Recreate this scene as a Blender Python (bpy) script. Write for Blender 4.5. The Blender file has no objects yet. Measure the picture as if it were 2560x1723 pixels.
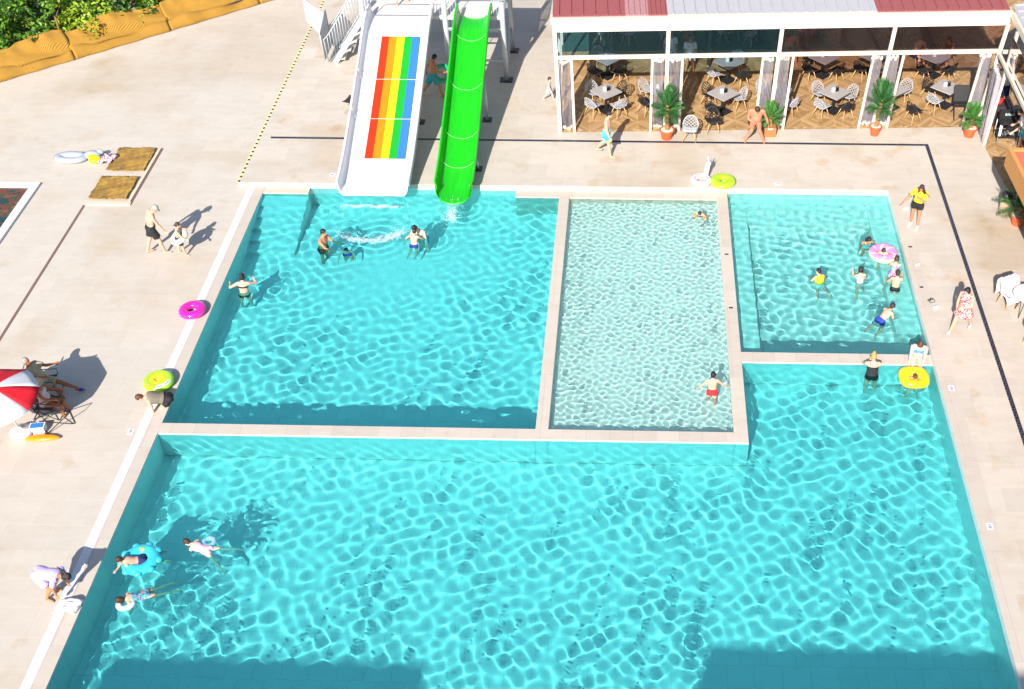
import bpy, bmesh, math, random
import numpy as np
from mathutils import Matrix, Vector

random.seed(7)
SC = bpy.context.scene
COL = SC.collection
R_ = math.radians

# ---------------------------------------------------------------- camera
cam_d = bpy.data.cameras.new('camera')
cam = bpy.data.objects.new('camera', cam_d)
COL.objects.link(cam)
SC.camera = cam
_p, _y, _r = R_(41.008), R_(-1.587), R_(0.178)
_f = Vector((math.sin(_y) * math.cos(_p), math.cos(_y) * math.cos(_p), -math.sin(_p)))
_rt = Vector((math.cos(_y), -math.sin(_y), 0))
_dn = _f.cross(_rt)
_r1 = _rt * math.cos(_r) + _dn * math.sin(_r)
_d1 = -_rt * math.sin(_r) + _dn * math.cos(_r)
cam.matrix_world = Matrix(((_r1.x, -_d1.x, -_f.x, 0), (_r1.y, -_d1.y, -_f.y, 0), (_r1.z, -_d1.z, -_f.z, 22), (0, 0, 0, 1)))
cam_d.sensor_width = 36
cam_d.lens = 41.942
cam_d.shift_x = -0.09493
cam_d.clip_start = 0.5
cam_d.clip_end = 800

# ---------------------------------------------------------------- sky, sun, exposure
SUN_EL, SUN_AZ = 34.0, 14.0
wd = bpy.data.worlds.new('World')
SC.world = wd
wd.use_nodes = True
_nt = wd.node_tree
_sky = _nt.nodes.new('ShaderNodeTexSky')
_sky.sky_type = 'NISHITA'
_sky.sun_disc = False
_sky.sun_elevation = R_(SUN_EL)
_sky.sun_rotation = R_(180 + SUN_AZ)
_nt.links.new(_sky.outputs[0], _nt.nodes['Background'].inputs[0])
_nt.nodes['Background'].inputs[1].default_value = 0.10
sun_d = bpy.data.lights.new('sun', 'SUN')
sun_d.energy = 5.0
sun_d.angle = R_(0.5)
sun_d.color = (1.0, 0.93, 0.84)
sun_d.cycles.is_caustics_light = True
sun = bpy.data.objects.new('sun', sun_d)
COL.objects.link(sun)
_sd = Vector((math.sin(R_(SUN_AZ)) * math.cos(R_(SUN_EL)), math.cos(R_(SUN_AZ)) * math.cos(R_(SUN_EL)), -math.sin(R_(SUN_EL))))
sun.rotation_euler = _sd.to_track_quat('-Z', 'Y').to_euler()
SC.view_settings.view_transform = 'Standard'
SC.view_settings.look = 'None'
SC.view_settings.exposure = 0.81
SC.view_settings.gamma = 1.0
SC.render.engine = 'CYCLES'
SC.cycles.max_bounces = 10
SC.cycles.diffuse_bounces = 4
SC.cycles.glossy_bounces = 4
SC.cycles.transmission_bounces = 8
SC.cycles.transparent_max_bounces = 16
SC.cycles.use_denoising = True

# ---------------------------------------------------------------- helpers
def link(o, parent=None):
    COL.objects.link(o)
    if parent is not None:
        o.parent = parent
    return o

def tag(o, label=None, cat=None, group=None, kind=None):
    if label: o['label'] = label
    if cat: o['category'] = cat
    if group: o['group'] = group
    if kind: o['kind'] = kind
    return o

def thing(name, label, cat, loc=(0, 0, 0), rz=0.0, group=None):
    o = bpy.data.objects.new(name, None)
    o.empty_display_size = 0.2
    o.location = loc
    o.rotation_euler = (0, 0, rz)
    link(o)
    return tag(o, label, cat, group)

class MB:
    """collects shapes for ONE mesh"""
    def __init__(s):
        s.v, s.f, s.m = [], [], []
        s.mi = 0
    def add(s, vs, fs):
        b = len(s.v)
        s.v += [tuple(v) for v in vs]
        s.f += [tuple(i + b for i in f) for f in fs]
        s.m += [s.mi] * len(fs)
    def box(s, x0, x1, y0, y1, z0, z1, M=None):
        vs = [Vector(p) for p in ((x0, y0, z0), (x1, y0, z0), (x1, y1, z0), (x0, y1, z0), (x0, y0, z1), (x1, y0, z1), (x1, y1, z1), (x0, y1, z1))]
        if M is not None: vs = [M @ v for v in vs]
        s.add(vs, [(0, 3, 2, 1), (4, 5, 6, 7), (0, 1, 5, 4), (1, 2, 6, 5), (2, 3, 7, 6), (3, 0, 4, 7)])
    def bar(s, a, b, w, h=None, up=(0, 0, 1)):
        """square bar from a to b"""
        a, b = Vector(a), Vector(b); h = h or w
        d = (b - a)
        if d.length < 1e-6: return
        d.normalize(); u = Vector(up)
        if abs(d.dot(u)) > .95: u = Vector((0, 1, 0))
        x = d.cross(u).normalized() * w / 2; y = x.cross(d).normalized() * h / 2
        vs = [a - x - y, a + x - y, a + x + y, a - x + y, b - x - y, b + x - y, b + x + y, b - x + y]
        s.add(vs, [(0, 3, 2, 1), (4, 5, 6, 7), (0, 1, 5, 4), (1, 2, 6, 5), (2, 3, 7, 6), (3, 0, 4, 7)])
    def loft(s, rings, close=True):
        """rings: list of (centre, axis x * rx, axis y * ry), n points each"""
        n = s.seg if hasattr(s, 'seg') else 12
        vs = []
        for c, ax, ay in rings:
            c, ax, ay = Vector(c), Vector(ax), Vector(ay)
            for k in range(n):
                t = 2 * math.pi * k / n
                vs.append(c + ax * math.cos(t) + ay * math.sin(t))
        fs = []
        for i in range(len(rings) - 1):
            for k in range(n):
                a, b = i * n + k, i * n + (k + 1) % n
                fs.append((a, b, b + n, a + n))
        if close:
            fs.append(tuple(range(n))[::-1]); fs.append(tuple(range((len(rings) - 1) * n, len(rings) * n)))
        s.add(vs, fs)
    def tube(s, pts, r, n=8, close=True):
        pts = [Vector(p) for p in pts]
        rs = r if isinstance(r, (list, tuple)) else [r] * len(pts)
        old = getattr(s, 'seg', None); s.seg = n
        rings = []; px = None
        for i, p in enumerate(pts):
            d = (pts[min(i + 1, len(pts) - 1)] - pts[max(i - 1, 0)])
            if d.length < 1e-9: d = Vector((0, 0, 1))
            d.normalize()
            if px is None:
                u = Vector((0, 0, 1)) if abs(d.z) < .9 else Vector((0, 1, 0))
                px = d.cross(u).normalized()
            else:
                px = (px - d * px.dot(d)).normalized()
            py = d.cross(px)
            rings.append((p, px * rs[i], py * rs[i]))
        s.loft(rings, close)
        if old: s.seg = old
        else: del s.seg
    def lathe(s, prof, c=(0, 0, 0), n=20):
        c = Vector(c); vs = []; fs = []
        for r, z in prof:
            for k in range(n):
                t = 2 * math.pi * k / n
                vs.append(c + Vector((r * math.cos(t), r * math.sin(t), z)))
        for i in range(len(prof) - 1):
            for k in range(n):
                a, b = i * n + k, i * n + (k + 1) % n
                fs.append((a, b, b + n, a + n))
        fs.append(tuple(range(n))[::-1]); fs.append(tuple(range((len(prof) - 1) * n, len(prof) * n)))
        s.add(vs, fs)
    def ell(s, c, rx, ry, rz, M=None, n=14, m=9):
        c = Vector(c); vs = []; fs = []
        for i in range(1, m):
            th = math.pi * i / m
            for k in range(n):
                t = 2 * math.pi * k / n
                v = Vector((rx * math.sin(th) * math.cos(t), ry * math.sin(th) * math.sin(t), -rz * math.cos(th)))
                vs.append(c + (M @ v if M is not None else v))
        b0 = Vector((0, 0, -rz)); b1 = Vector((0, 0, rz))
        if M is not None: b0, b1 = M @ b0, M @ b1
        vs += [c + b0, c + b1]; L = len(vs)
        for i in range(m - 2):
            for k in range(n):
                a, b = i * n + k, i * n + (k + 1) % n
                fs.append((a, b, b + n, a + n))
        for k in range(n):
            fs.append((L - 2, (k + 1) % n, k)); fs.append((L - 1, (m - 2) * n + k, (m - 2) * n + (k + 1) % n))
        s.add(vs, fs)
    def torus(s, c, R, r, rz=None, M=None, n=36, m=12, sx=1.0, sy=1.0, mats=None, power=None):
        c = Vector(c); vs = []; rz = rz or r
        for i in range(n):
            t = 2 * math.pi * i / n
            ct, st = math.cos(t), math.sin(t)
            if power:
                k_ = (abs(ct) ** power + abs(st) ** power) ** (-1 / power); ct, st = ct * k_, st * k_
            for j in range(m):
                q = 2 * math.pi * j / m
                rr = 1
                v = Vector((ct * R * sx + math.cos(t) * r * math.cos(q), st * R * sy + math.sin(t) * r * math.cos(q), rz * math.sin(q)))
                vs.append(c + (M @ v if M is not None else v))
        b = len(s.v)
        s.v += [tuple(v) for v in vs]
        for i in range(n):
            for j in range(m):
                a = i * m + j; a2 = ((i + 1) % n) * m + j; j2 = (j + 1) % m
                s.f.append((b + a, b + a2, b + ((i + 1) % n) * m + j2, b + i * m + j2))
                s.m.append(mats(i / n, j / m) if mats else s.mi)
    def build(s, name, mats, parent=None, smooth=False, auto=None):
        me = bpy.data.meshes.new(name)
        me.from_pydata(s.v, [], s.f)
        for m in (mats if isinstance(mats, (list, tuple)) else [mats]):
            me.materials.append(m)
        if len(me.materials) > 1:
            me.polygons.foreach_set('material_index', s.m)
        if smooth:
            me.polygons.foreach_set('use_smooth', [True] * len(me.polygons))
            if auto is not None:
                me.set_sharp_from_angle(angle=R_(auto))
        me.update()
        o = bpy.data.objects.new(name, me)
        return link(o, parent)

def copy_tree(o, parent=None):
    c = o.copy(); COL.objects.link(c)
    if parent is not None: c.parent = parent
    for ch in o.children:
        copy_tree(ch, c)
    return c

# ---------------------------------------------------------------- materials
def srgb(r, g, b):
    f = lambda c: (c / 255 / 12.92) if c / 255 <= .04045 else ((c / 255 + .055) / 1.055) ** 2.4
    return (f(r), f(g), f(b))

def mk(name, col, rough=.6, var=.12, scale=6.0, bump=0.0, bscale=40.0, metal=0.0, spec=.5, sheen=0.0, coat=0.0, coord='Object', trans=0.0):
    m = bpy.data.materials.new(name); m.use_nodes = True
    n = m.node_tree.nodes; l = m.node_tree.links
    b = n['Principled BSDF']
    b.inputs['Roughness'].default_value = rough
    b.inputs['Metallic'].default_value = metal
    b.inputs['Specular IOR Level'].default_value = spec
    b.inputs['Coat Weight'].default_value = coat
    b.inputs['Sheen Weight'].default_value = sheen
    tc = n.new('ShaderNodeTexCoord')
    no = n.new('ShaderNodeTexNoise'); no.inputs['Scale'].default_value = scale; no.inputs['Detail'].default_value = 5
    l.new(tc.outputs[coord], no.inputs['Vector'])
    mx = n.new('ShaderNodeMix'); mx.data_type = 'RGBA'
    mx.inputs[6].default_value = (*[max(0, c * (1 - var)) for c in col], 1)
    mx.inputs[7].default_value = (*[min(1, c * (1 + var)) for c in col], 1)
    l.new(no.outputs[0], mx.inputs[0]); l.new(mx.outputs[2], b.inputs['Base Color'])
    if bump > 0:
        n2 = n.new('ShaderNodeTexNoise'); n2.inputs['Scale'].default_value = bscale
        bp = n.new('ShaderNodeBump'); bp.inputs['Strength'].default_value = bump; bp.inputs['Distance'].default_value = .02
        l.new(tc.outputs[coord], n2.inputs['Vector']); l.new(n2.outputs[0], bp.inputs['Height']); l.new(bp.outputs[0], b.inputs['Normal'])
    return m

def nodes_of(m):
    return m.node_tree.nodes, m.node_tree.links, m.node_tree.nodes['Principled BSDF']

def mathn(n, l, op, a, b=None, clamp=False):
    q = n.new('ShaderNodeMath'); q.operation = op; q.use_clamp = clamp
    for i, x in enumerate((a, b)):
        if x is None: continue
        if isinstance(x, (int, float)): q.inputs[i].default_value = x
        else: l.new(x, q.inputs[i])
    return q.outputs[0]

def ramp(n, l, fac, stops):
    r = n.new('ShaderNodeValToRGB')
    while len(r.color_ramp.elements) > len(stops): r.color_ramp.elements.remove(r.color_ramp.elements[-1])
    while len(r.color_ramp.elements) < len(stops): r.color_ramp.elements.new(.5)
    for e, (p, c) in zip(r.color_ramp.elements, stops):
        e.position = p; e.color = (*c, 1)
    l.new(fac, r.inputs[0])
    return r.outputs[0]

def tile_mat(name, col, tw, th, joint, jw=.006, var=.06, rough=.55, stain=None, grain=1.0):
    """big tiles laid on world x/y (object at the origin), joints, per-tile tone, grain and stains"""
    m = bpy.data.materials.new(name); m.use_nodes = True
    n, l, b = nodes_of(m)
    tc = n.new('ShaderNodeTexCoord')
    br = n.new('ShaderNodeTexBrick'); br.offset = 0.5
    br.inputs['Scale'].default_value = 1.0
    br.inputs['Brick Width'].default_value = tw; br.inputs['Row Height'].default_value = th
    br.inputs['Mortar Size'].default_value = jw; br.inputs['Mortar Smooth'].default_value = .2
    br.inputs['Color1'].default_value = (*[c * (1 - var) for c in col], 1)
    br.inputs['Color2'].default_value = (*[min(1, c * (1 + var)) for c in col], 1)
    br.inputs['Mortar'].default_value = (*joint, 1)
    l.new(tc.outputs['Object'], br.inputs['Vector'])
    cur = br.outputs['Color']
    mp = n.new('ShaderNodeMapping'); mp.inputs['Scale'].default_value = (1.0, 2.0, 1)
    l.new(tc.outputs['Object'], mp.inputs[0])
    no = n.new('ShaderNodeTexNoise'); no.inputs['Scale'].default_value = 1.6; no.inputs['Detail'].default_value = 8; no.inputs['Roughness'].default_value = .65
    l.new(mp.outputs[0], no.inputs['Vector'])
    g = ramp(n, l, no.outputs[0], [(.3, (1 - .10 * grain, 1 - .12 * grain, 1 - .15 * grain)), (.52, (1, 1, 1)), (.72, (1.03, 1.03, 1.04))])
    mu = n.new('ShaderNodeMix'); mu.data_type = 'RGBA'; mu.blend_type = 'MULTIPLY'; mu.inputs[0].default_value = 1
    l.new(cur, mu.inputs[6]); l.new(g, mu.inputs[7]); cur = mu.outputs[2]
    if stain:
        for (sc, lo, hi, c, seed) in stain:
            ns = n.new('ShaderNodeTexNoise'); ns.noise_dimensions = '4D'; ns.inputs['W'].default_value = seed
            ns.inputs['Scale'].default_value = sc; ns.inputs['Detail'].default_value = 6; ns.inputs['Roughness'].default_value = .55
            l.new(tc.outputs['Object'], ns.inputs['Vector'])
            k = ramp(n, l, ns.outputs[0], [(lo, (1, 1, 1)), (hi, c)])
            m2 = n.new('ShaderNodeMix'); m2.data_type = 'RGBA'; m2.blend_type = 'MULTIPLY'; m2.inputs[0].default_value = 1
            l.new(cur, m2.inputs[6]); l.new(k, m2.inputs[7]); cur = m2.outputs[2]
    l.new(cur, b.inputs['Base Color'])
    b.inputs['Roughness'].default_value = rough
    bp = n.new('ShaderNodeBump'); bp.inputs['Strength'].default_value = .15; bp.inputs['Distance'].default_value = .004
    l.new(no.outputs[0], bp.inputs['Height']); l.new(bp.outputs[0], b.inputs['Normal'])
    return m

def film_mat(name, tint, transp, rough=.05, col=(.8, .8, .85), gloss=.15):
    """clear plastic: part see-through, part shiny, part milky"""
    m = bpy.data.materials.new(name); m.use_nodes = True
    n = m.node_tree.nodes; l = m.node_tree.links
    b = n['Principled BSDF']; out = n['Material Output']
    b.inputs['Base Color'].default_value = (*col, 1); b.inputs['Roughness'].default_value = rough
    tr = n.new('ShaderNodeBsdfTransparent'); tr.inputs[0].default_value = (*tint, 1)
    mx = n.new('ShaderNodeMixShader'); mx.inputs[0].default_value = transp
    l.new(b.outputs[0], mx.inputs[1]); l.new(tr.outputs[0], mx.inputs[2])
    gl = n.new('ShaderNodeBsdfGlossy'); gl.inputs['Roughness'].default_value = rough
    fr = n.new('ShaderNodeFresnel'); fr.inputs[0].default_value = 1.22
    fm = n.new('ShaderNodeMath'); fm.operation = 'MULTIPLY_ADD'; fm.inputs[1].default_value = 1.0; fm.inputs[2].default_value = gloss * .1
    l.new(fr.outputs[0], fm.inputs[0])
    m2 = n.new('ShaderNodeMixShader'); l.new(fm.outputs[0], m2.inputs[0])
    l.new(mx.outputs[0], m2.inputs[1]); l.new(gl.outputs[0], m2.inputs[2])
    l.new(m2.outputs[0], out.inputs['Surface'])
    return m

M = {}
M['deck'] = tile_mat('deck_tile', (.515, .465, .405), 1.2, .8, (.565, .52, .465), .007, .025, grain=.65,
    stain=[(.16, .5, .62, (.92, .88, .82), 3.1), (.35, .56, .66, (.93, .89, .82), 9.7), (1.1, .6, .75, (.9, .82, .7), 5.5)])
M['deck2'] = tile_mat('raised_deck_tile', (.51, .458, .397), 1.2, .8, (.555, .51, .455), .007, .04, grain=.8,
    stain=[(.25, .52, .64, (.90, .84, .76), 1.3), (1.3, .57, .7, (.93, .82, .70), 4.2)])
M['coping'] = tile_mat('coping_tile', (.51, .45, .39), .6, 3.0, (.40, .35, .31), .006, .05, rough=.5, grain=.7)
M['cream'] = tile_mat('cream_tile', (.58, .50, .39), .6, 3.0, (.45, .39, .30), .005, .04, rough=.4, grain=.4)
M['pool'] = tile_mat('pool_tile', (.71, .71, .69), .62, .62, (.59, .59, .58), .008, .02, rough=.4, grain=.35)
M['white'] = mk('white_paint', (.70, .70, .70), .35, .03, 3)
M['whiteplastic'] = mk('white_plastic', (.72, .72, .72), .4, .04, 3)
M['metal'] = mk('galvanised_steel', (.50, .55, .60), .42, .2, 14, metal=.35)
M['darkmetal'] = mk('dark_metal', (.03, .03, .035), .45, .2, 10)
M['blackplastic'] = mk('black_plastic', (.018, .018, .02), .5, .2, 10)
M['creampaint'] = mk('cream_paint', (.60, .535, .45), .45, .05, 2.5)
M['wood'] = mk('light_wood', (.58, .36, .15), .5, .2, 12)
M['terracotta'] = mk('terracotta', (.50, .13, .045), .7, .15, 10)
M['soil'] = mk('pale_gravel', (.6, .55, .5), .9, .3, 30)
M['trunk'] = mk('palm_trunk', (.30, .16, .06), .9, .35, 25, bump=.6, bscale=60)
M['leaf'] = mk('palm_leaf', (.026, .12, .026), .5, .4, 9)
M['leaf2'] = mk('fresh_leaf', (.05, .17, .03), .5, .4, 9)
# ================================================================ the setting
WATER = -0.05
RIM_R = 8.23

def struct(name, mb, mat, **k):
    return tag(mb.build(name, mat, **k), kind='structure')
receivers = []

g = MB(); g.box(-150, 150, -150, 200, -3.2, -3.0); struct('ground', g, mk('earth', (.22, .18, .12), .9, .3, 1))
# left deck (level with the rim) and the raised deck round the back and right
g = MB(); g.box(-60, -12.87, -20, 120, -1.7, 0); struct('pool_deck', g, M['deck'])
g = MB(); g.box(-13.2, 60, 33.03, 120, -1.7, .15)
g.v = g.v  # one slab
g.box(RIM_R, 60, -20, 33.03, -1.7, .15); g.box(-12.32, RIM_R, -20, 6, -1.7, 0)
struct('raised_deck', g, M['deck2'])
g = MB(); g.box(-13.2, -12.87, 33.03 - .035, 33.03, -.4, .15); g.box(-12.87, 8.23, 33.022, 33.03, -1.2, .146)
struct('deck_step', g, M['cream'])
# coping along the left edge, right coping strip (thin slabs proud of the deck)
g = MB(); g.box(-12.64, -12.32, 6, 33.022, -1.6, 0.0)
struct('pool_coping', g, M['coping'])
g = MB(); g.box(-12.87, -12.64, 6, 33.022, -1.6, -.004); struct('grate_channel', g, M['white'])
gm = bpy.data.materials.new('grate_slats'); gm.use_nodes = True
n, l, b = nodes_of(gm); tc = n.new('ShaderNodeTexCoord'); sx = n.new('ShaderNodeSeparateXYZ'); l.new(tc.outputs['Object'], sx.inputs[0])
fr = mathn(n, l, 'FRACT', mathn(n, l, 'MULTIPLY', sx.outputs[1], 18.0))
l.new(ramp(n, l, fr, [(.0, (.70, .70, .71)), (.68, (.70, .70, .71)), (.74, (.55, .55, .57)), (1.0, (.55, .55, .57))]), b.inputs['Base Color']); b.inputs['Roughness'].default_value = .4
g = MB(); g.box(-12.868, -12.642, 6, 33.0, -.003, .006); struct('drain_grate', g, gm)
g = MB(); g.box(RIM_R, RIM_R + .42, 6, 24.66, .15, .153); g.box(RIM_R, RIM_R + .40, 24.7, 33.02, .15, .153)
struct('pool_coping', g, M['coping'])

# pool basin: floors and dividers
g = MB()
g.box(-12.32, RIM_R, 6, 21.53, -1.65, -1.35)
g.box(2.98, RIM_R, 21.53, 24.66, -1.65, -1.35)
g.box(-12.32, -2.53, 21.9, 33.022, -1.65, -1.25)
g.box(-2.2, 2.62, 21.9, 32.6, -1.65, -.36)
g.box(2.98, RIM_R, 25.06, 33.022, -1.65, -.95)
receivers.append(struct('pool_floor', g, M['pool']))
g = MB()
g.box(-12.36, -12.318, 6, 33.03, -1.65, -.02)            # left wall lining
g.box(RIM_R - .002, RIM_R + .04, 6, 33.02, -1.65, .148)   # right wall lining
g.box(-12.32, RIM_R, 33.019, 33.04, -1.65, .02)
g.box(-12.32, RIM_R, 5.9, 6.001, -1.65, -.01)
receivers.append(struct('pool_wall', g, M['pool']))
g = MB()
g.box(-2.53, -2.2, 21.9, 33.019, -1.6, 0)
g.box(2.62, 2.98, 21.53, 33.019, -1.6, 0.0)
g.box(-12.318, 2.62, 21.53, 21.9, -1.6, -.0)
g.box(2.98, RIM_R - .002, 24.66, 25.06, -1.6, 0)
g.box(-2.2, 2.62, 32.6, 33.019, -1.6, -.003)
g.box(-12.318, -10.81, 32.67, 33.019, -1.6, -.003)
g.box(-3.96, -2.53, 32.62, 33.019, -1.6, -.003)
receivers.append(struct('pool_divider', g, M['coping']))
g = MB()   # tiled faces of the dividers below the water line
e = .003; zb, zt = -1.3, -.035
for (x0, x1, y0, y1) in ((-12.31, -2.53, 21.53, 21.9), (-2.53, -2.2, 21.53, 33.01), (-2.2, 2.62, 21.53, 21.9), (2.62, 2.98, 21.53, 33.01), (2.98, 8.22, 24.66, 25.06)):
    g.box(x0 - e if x0 > -12 else x0, x1 + e if x1 < 8 else x1, y0 - e, y1 + e, zb, zt)
receivers.append(struct('pool_wall', g, M['pool']))
g = MB()   # stairs in the deep pool, benches in the small pool
for k in range(5):
    g.box(-12.318, -10.81, 32.67 - .5 * (k + 1), 32.67 - .5 * k, -1.25, -.22 - .2 * k)
g.box(2.98, 3.58, 25.06, 33.019, -.95, -.42)
g.box(RIM_R - .72, RIM_R - .002, 26.2, 33.019, -.95, -.36)
g.box(3.58, RIM_R - .72, 32.35, 33.019, -.95, -.34)
g.box(3.58, RIM_R - .72, 31.7, 32.35, -.95, -.55)
receivers.append(struct('pool_steps', g, M['pool']))

# black drain line in the deck
bm = tile_mat('black_mosaic', (.012, .014, .03), .1, .1, (.10, .10, .13), .008, .5, rough=.35, grain=.2)
g = MB()
g.box(-12.79, 10.05, 35.80, 35.92, .15, .154)
g.box(9.93, 10.05, 10, 35.80, .15, .154)
struct('drain_line', g, bm)
# dark slit in the left deck with the mats
g = MB(); g.box(-17.99, -17.90, 14, 31.8, 0, .004); g.box(-16.5, -16.42, 31.9, 35.3, 0, .004)
struct('drain_slit', g, mk('rusty_slit', (.16, .10, .08), .8, .3, 20))
# dotted hazard edge of the raised deck
g = MB(); g.mi = 0; g.box(-13.245, -13.155, 33.0, 60, .15, .154)
g.mi = 1
y = 33.05
while y < 50:
    g.box(-13.225, -13.15, y, y + .1, .154, .158); y += .26
struct('deck_edge_strip', g, [mk('pale_yellow', (.72, .66, .33), .6, .1, 5), mk('strip_dot', (.035, .035, .015), .6, .1, 5)])

# ---------------------------------------------------------------- water
def water_mat(name, tint):
    m = bpy.data.materials.new(name); m.use_nodes = True
    b = m.node_tree.nodes['Principled BSDF']
    b.inputs['Transmission Weight'].default_value = 1; b.inputs['Roughness'].default_value = 0
    b.inputs['IOR'].default_value = 1.33; b.inputs['Base Color'].default_value = (*tint, 1)
    return m

def water(name, x0, x1, y0, y1, step, tint, lam, slope, seed, calm=(), ncomp=60, rings=(), holes=()):
    nx, ny = int((x1 - x0) / step) + 1, int((y1 - y0) / step) + 1
    X, Y = np.meshgrid(np.linspace(x0, x1, nx), np.linspace(y0, y1, ny))
    rng = np.random.default_rng(seed)
    A = np.ones_like(X)
    for (cx, cy, r, a) in calm:
        A += (a - 1) * np.exp(-((X - cx) ** 2 + (Y - cy) ** 2) / r ** 2)
    ph = rng.uniform(0, 6.28, 6)
    A *= 1 + .14 * np.sin(X * .9 + .5 * Y + ph[0]) * np.sin(.7 * Y - .3 * X + ph[1]) + .10 * np.sin(X * 1.9 - 1.3 * Y + ph[2]) * np.sin(1.6 * Y + .8 * X + ph[3])
    Zs = np.zeros_like(X)
    for i in range(ncomp):
        lm = np.exp(rng.uniform(np.log(lam[0]), np.log(lam[1]))); th = rng.uniform(0, 2 * np.pi); k = 2 * np.pi / lm
        Zs += slope / np.sqrt(ncomp / 2) / k * np.sin(k * (np.cos(th) * X + np.sin(th) * Y) + rng.uniform(0, 6.28))
    Zs *= A
    for (cx, cy, r, a, lm) in rings:
        d = np.sqrt((X - cx) ** 2 + (Y - cy) ** 2) + .05
        Zs += a * np.cos(2 * np.pi * d / lm) * np.exp(-(d / r) ** 2)
    V = np.stack([X, Y, Zs + WATER], -1).reshape(-1, 3)
    idx = np.arange(nx * ny).reshape(ny, nx)
    F = np.stack([idx[:-1, :-1], idx[:-1, 1:], idx[1:, 1:], idx[1:, :-1]], -1).reshape(-1, 4)
    if holes:   # no sheet over the other pools
        C = V[F].mean(1); keep = np.ones(len(F), bool)
        for (a0, a1, b0, b1) in holes:
            keep &= ~((C[:, 0] > a0) & (C[:, 0] < a1) & (C[:, 1] > b0) & (C[:, 1] < b1))
        F = F[keep]; used = np.unique(F); remap = np.zeros(len(V), np.int64); remap[used] = np.arange(len(used)); F = remap[F]; V = V[used]
    me = bpy.data.meshes.new(name)
    me.vertices.add(len(V)); me.vertices.foreach_set('co', V.ravel())
    me.loops.add(F.size); me.loops.foreach_set('vertex_index', F.ravel())
    me.polygons.add(len(F)); me.polygons.foreach_set('loop_start', np.arange(0, F.size, 4)); me.polygons.foreach_set('use_smooth', np.ones(len(F), bool))
    me.update(calc_edges=True); me.validate()
    me.materials.append(water_mat(name + '_surface', tint))
    o = bpy.data.objects.new(name, me); link(o); o['kind'] = 'structure'
    o.cycles.is_caustics_caster = True
    return o
DEEP = (.135, .915, .985)
water('pool_water', -12.9, RIM_R + .2, 5.0, 33.02, .031, DEEP, (.28, .58), .039, 11,
      calm=[(-10.5, 15.2, 1.6, 1.25), (6.5, 15.0, 1.2, 1.15), (-4, 21.0, 3, .85), (-9, 18.5, 2.2, .8), (-8.5, 28.0, 2.0, .3), (-6.2, 29.3, 2.0, .3), (-9.0, 31.0, 1.6, .5)],
      rings=[(-11.0, 17.0, 1.1, .003, .3), (1.2, 15.1, .7, .003, .28), (-8.6, 30.3, .9, .004, .35), (-6.0, 32.0, .9, .004, .3), (-9.95, 17.7, .8, .0028, .27), (6.5, 24.0, .6, .003, .26), (7.6, 23.9, .7, .003, .26), (-9.8, 29.9, .6, .003, .25), (-6.8, 30.2, .7, .003, .27), (-11.3, 27.5, .6, .003, .25)],
      holes=[(-2.36, 2.8, 21.55, 40), (2.8, 20, 24.68, 40)])
water('pool_water', -2.36, 2.8, 21.55, 32.75, .018, (.52, .93, .885), (.14, .29), .088, 4)
water('pool_water', 2.8, RIM_R + .2, 24.68, 33.02, .028, (.27, .94, .93), (.24, .5), .052, 5,
      calm=[(6.3, 28.6, 1.3, .45)], rings=[(5.6, 28.3, .8, .003, .3), (6.8, 28.6, .7, .003, .25), (7.1, 26.6, .7, .003, .24), (7.2, 30.3, .5, .003, .22)])

# ---------------------------------------------------------------- the hotel block south of the pool: its roof line shades the near water
t = thing('hotel_building', 'pale flat roofed hotel block along the near end of the pool', 'building', (0, -9, 0))
hm = mk('render_wall', (.62, .58, .52), .8, .08, .5)
g = MB(); g.box(-34, 30, -6, 5, -1.5, 11.65); w = g.build('wall', hm, t)
g = MB(); g.box(-3.2, 30, 4.0, 4.98, 11.65, 13.18); g.box(-16.4, -9.4, 4.0, 4.98, 11.65, 12.75); g.build('parapet', hm, t)
wm = mk('window_glass', (.05, .08, .1), .08, .1, 2)
for fl in range(3):
    for k in range(12):
        g = MB(); x = -31 + k * 5.1; g.box(x, x + 2.2, 5.0, 5.03, 1.2 + fl * 3.6, 3.2 + fl * 3.6)
        o = g.build('window', wm, t)
# ================================================================ people
PENDING = []      # (object, voxel, smooth iterations, callback) finished in one go at the end

def remesh(o, voxel, it=3, cb=None, fac=.5):
    m = o.modifiers.new('r', 'REMESH'); m.mode = 'VOXEL'; m.voxel_size = voxel; m.use_smooth_shade = True
    s = o.modifiers.new('s', 'SMOOTH'); s.factor = fac; s.iterations = it
    PENDING.append((o, cb))

def finish_pending():
    bpy.context.view_layer.update()
    dg = bpy.context.evaluated_depsgraph_get()
    done = {}
    for o, cb in PENDING:
        ev = o.evaluated_get(dg)
        me = bpy.data.meshes.new_from_object(ev)
        done[o] = me
    for o, cb in PENDING:
        me = done[o]; mats = list(o.data.materials); old = o.data
        o.modifiers.clear()
        me.name = old.name; o.data = me
        me.materials.clear()
        for m in mats: me.materials.append(m)
        me.polygons.foreach_set('material_index', [0] * len(me.polygons))
        me.polygons.foreach_set('use_smooth', [True] * len(me.polygons))
        if cb: cb(me)
        me.update()

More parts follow.
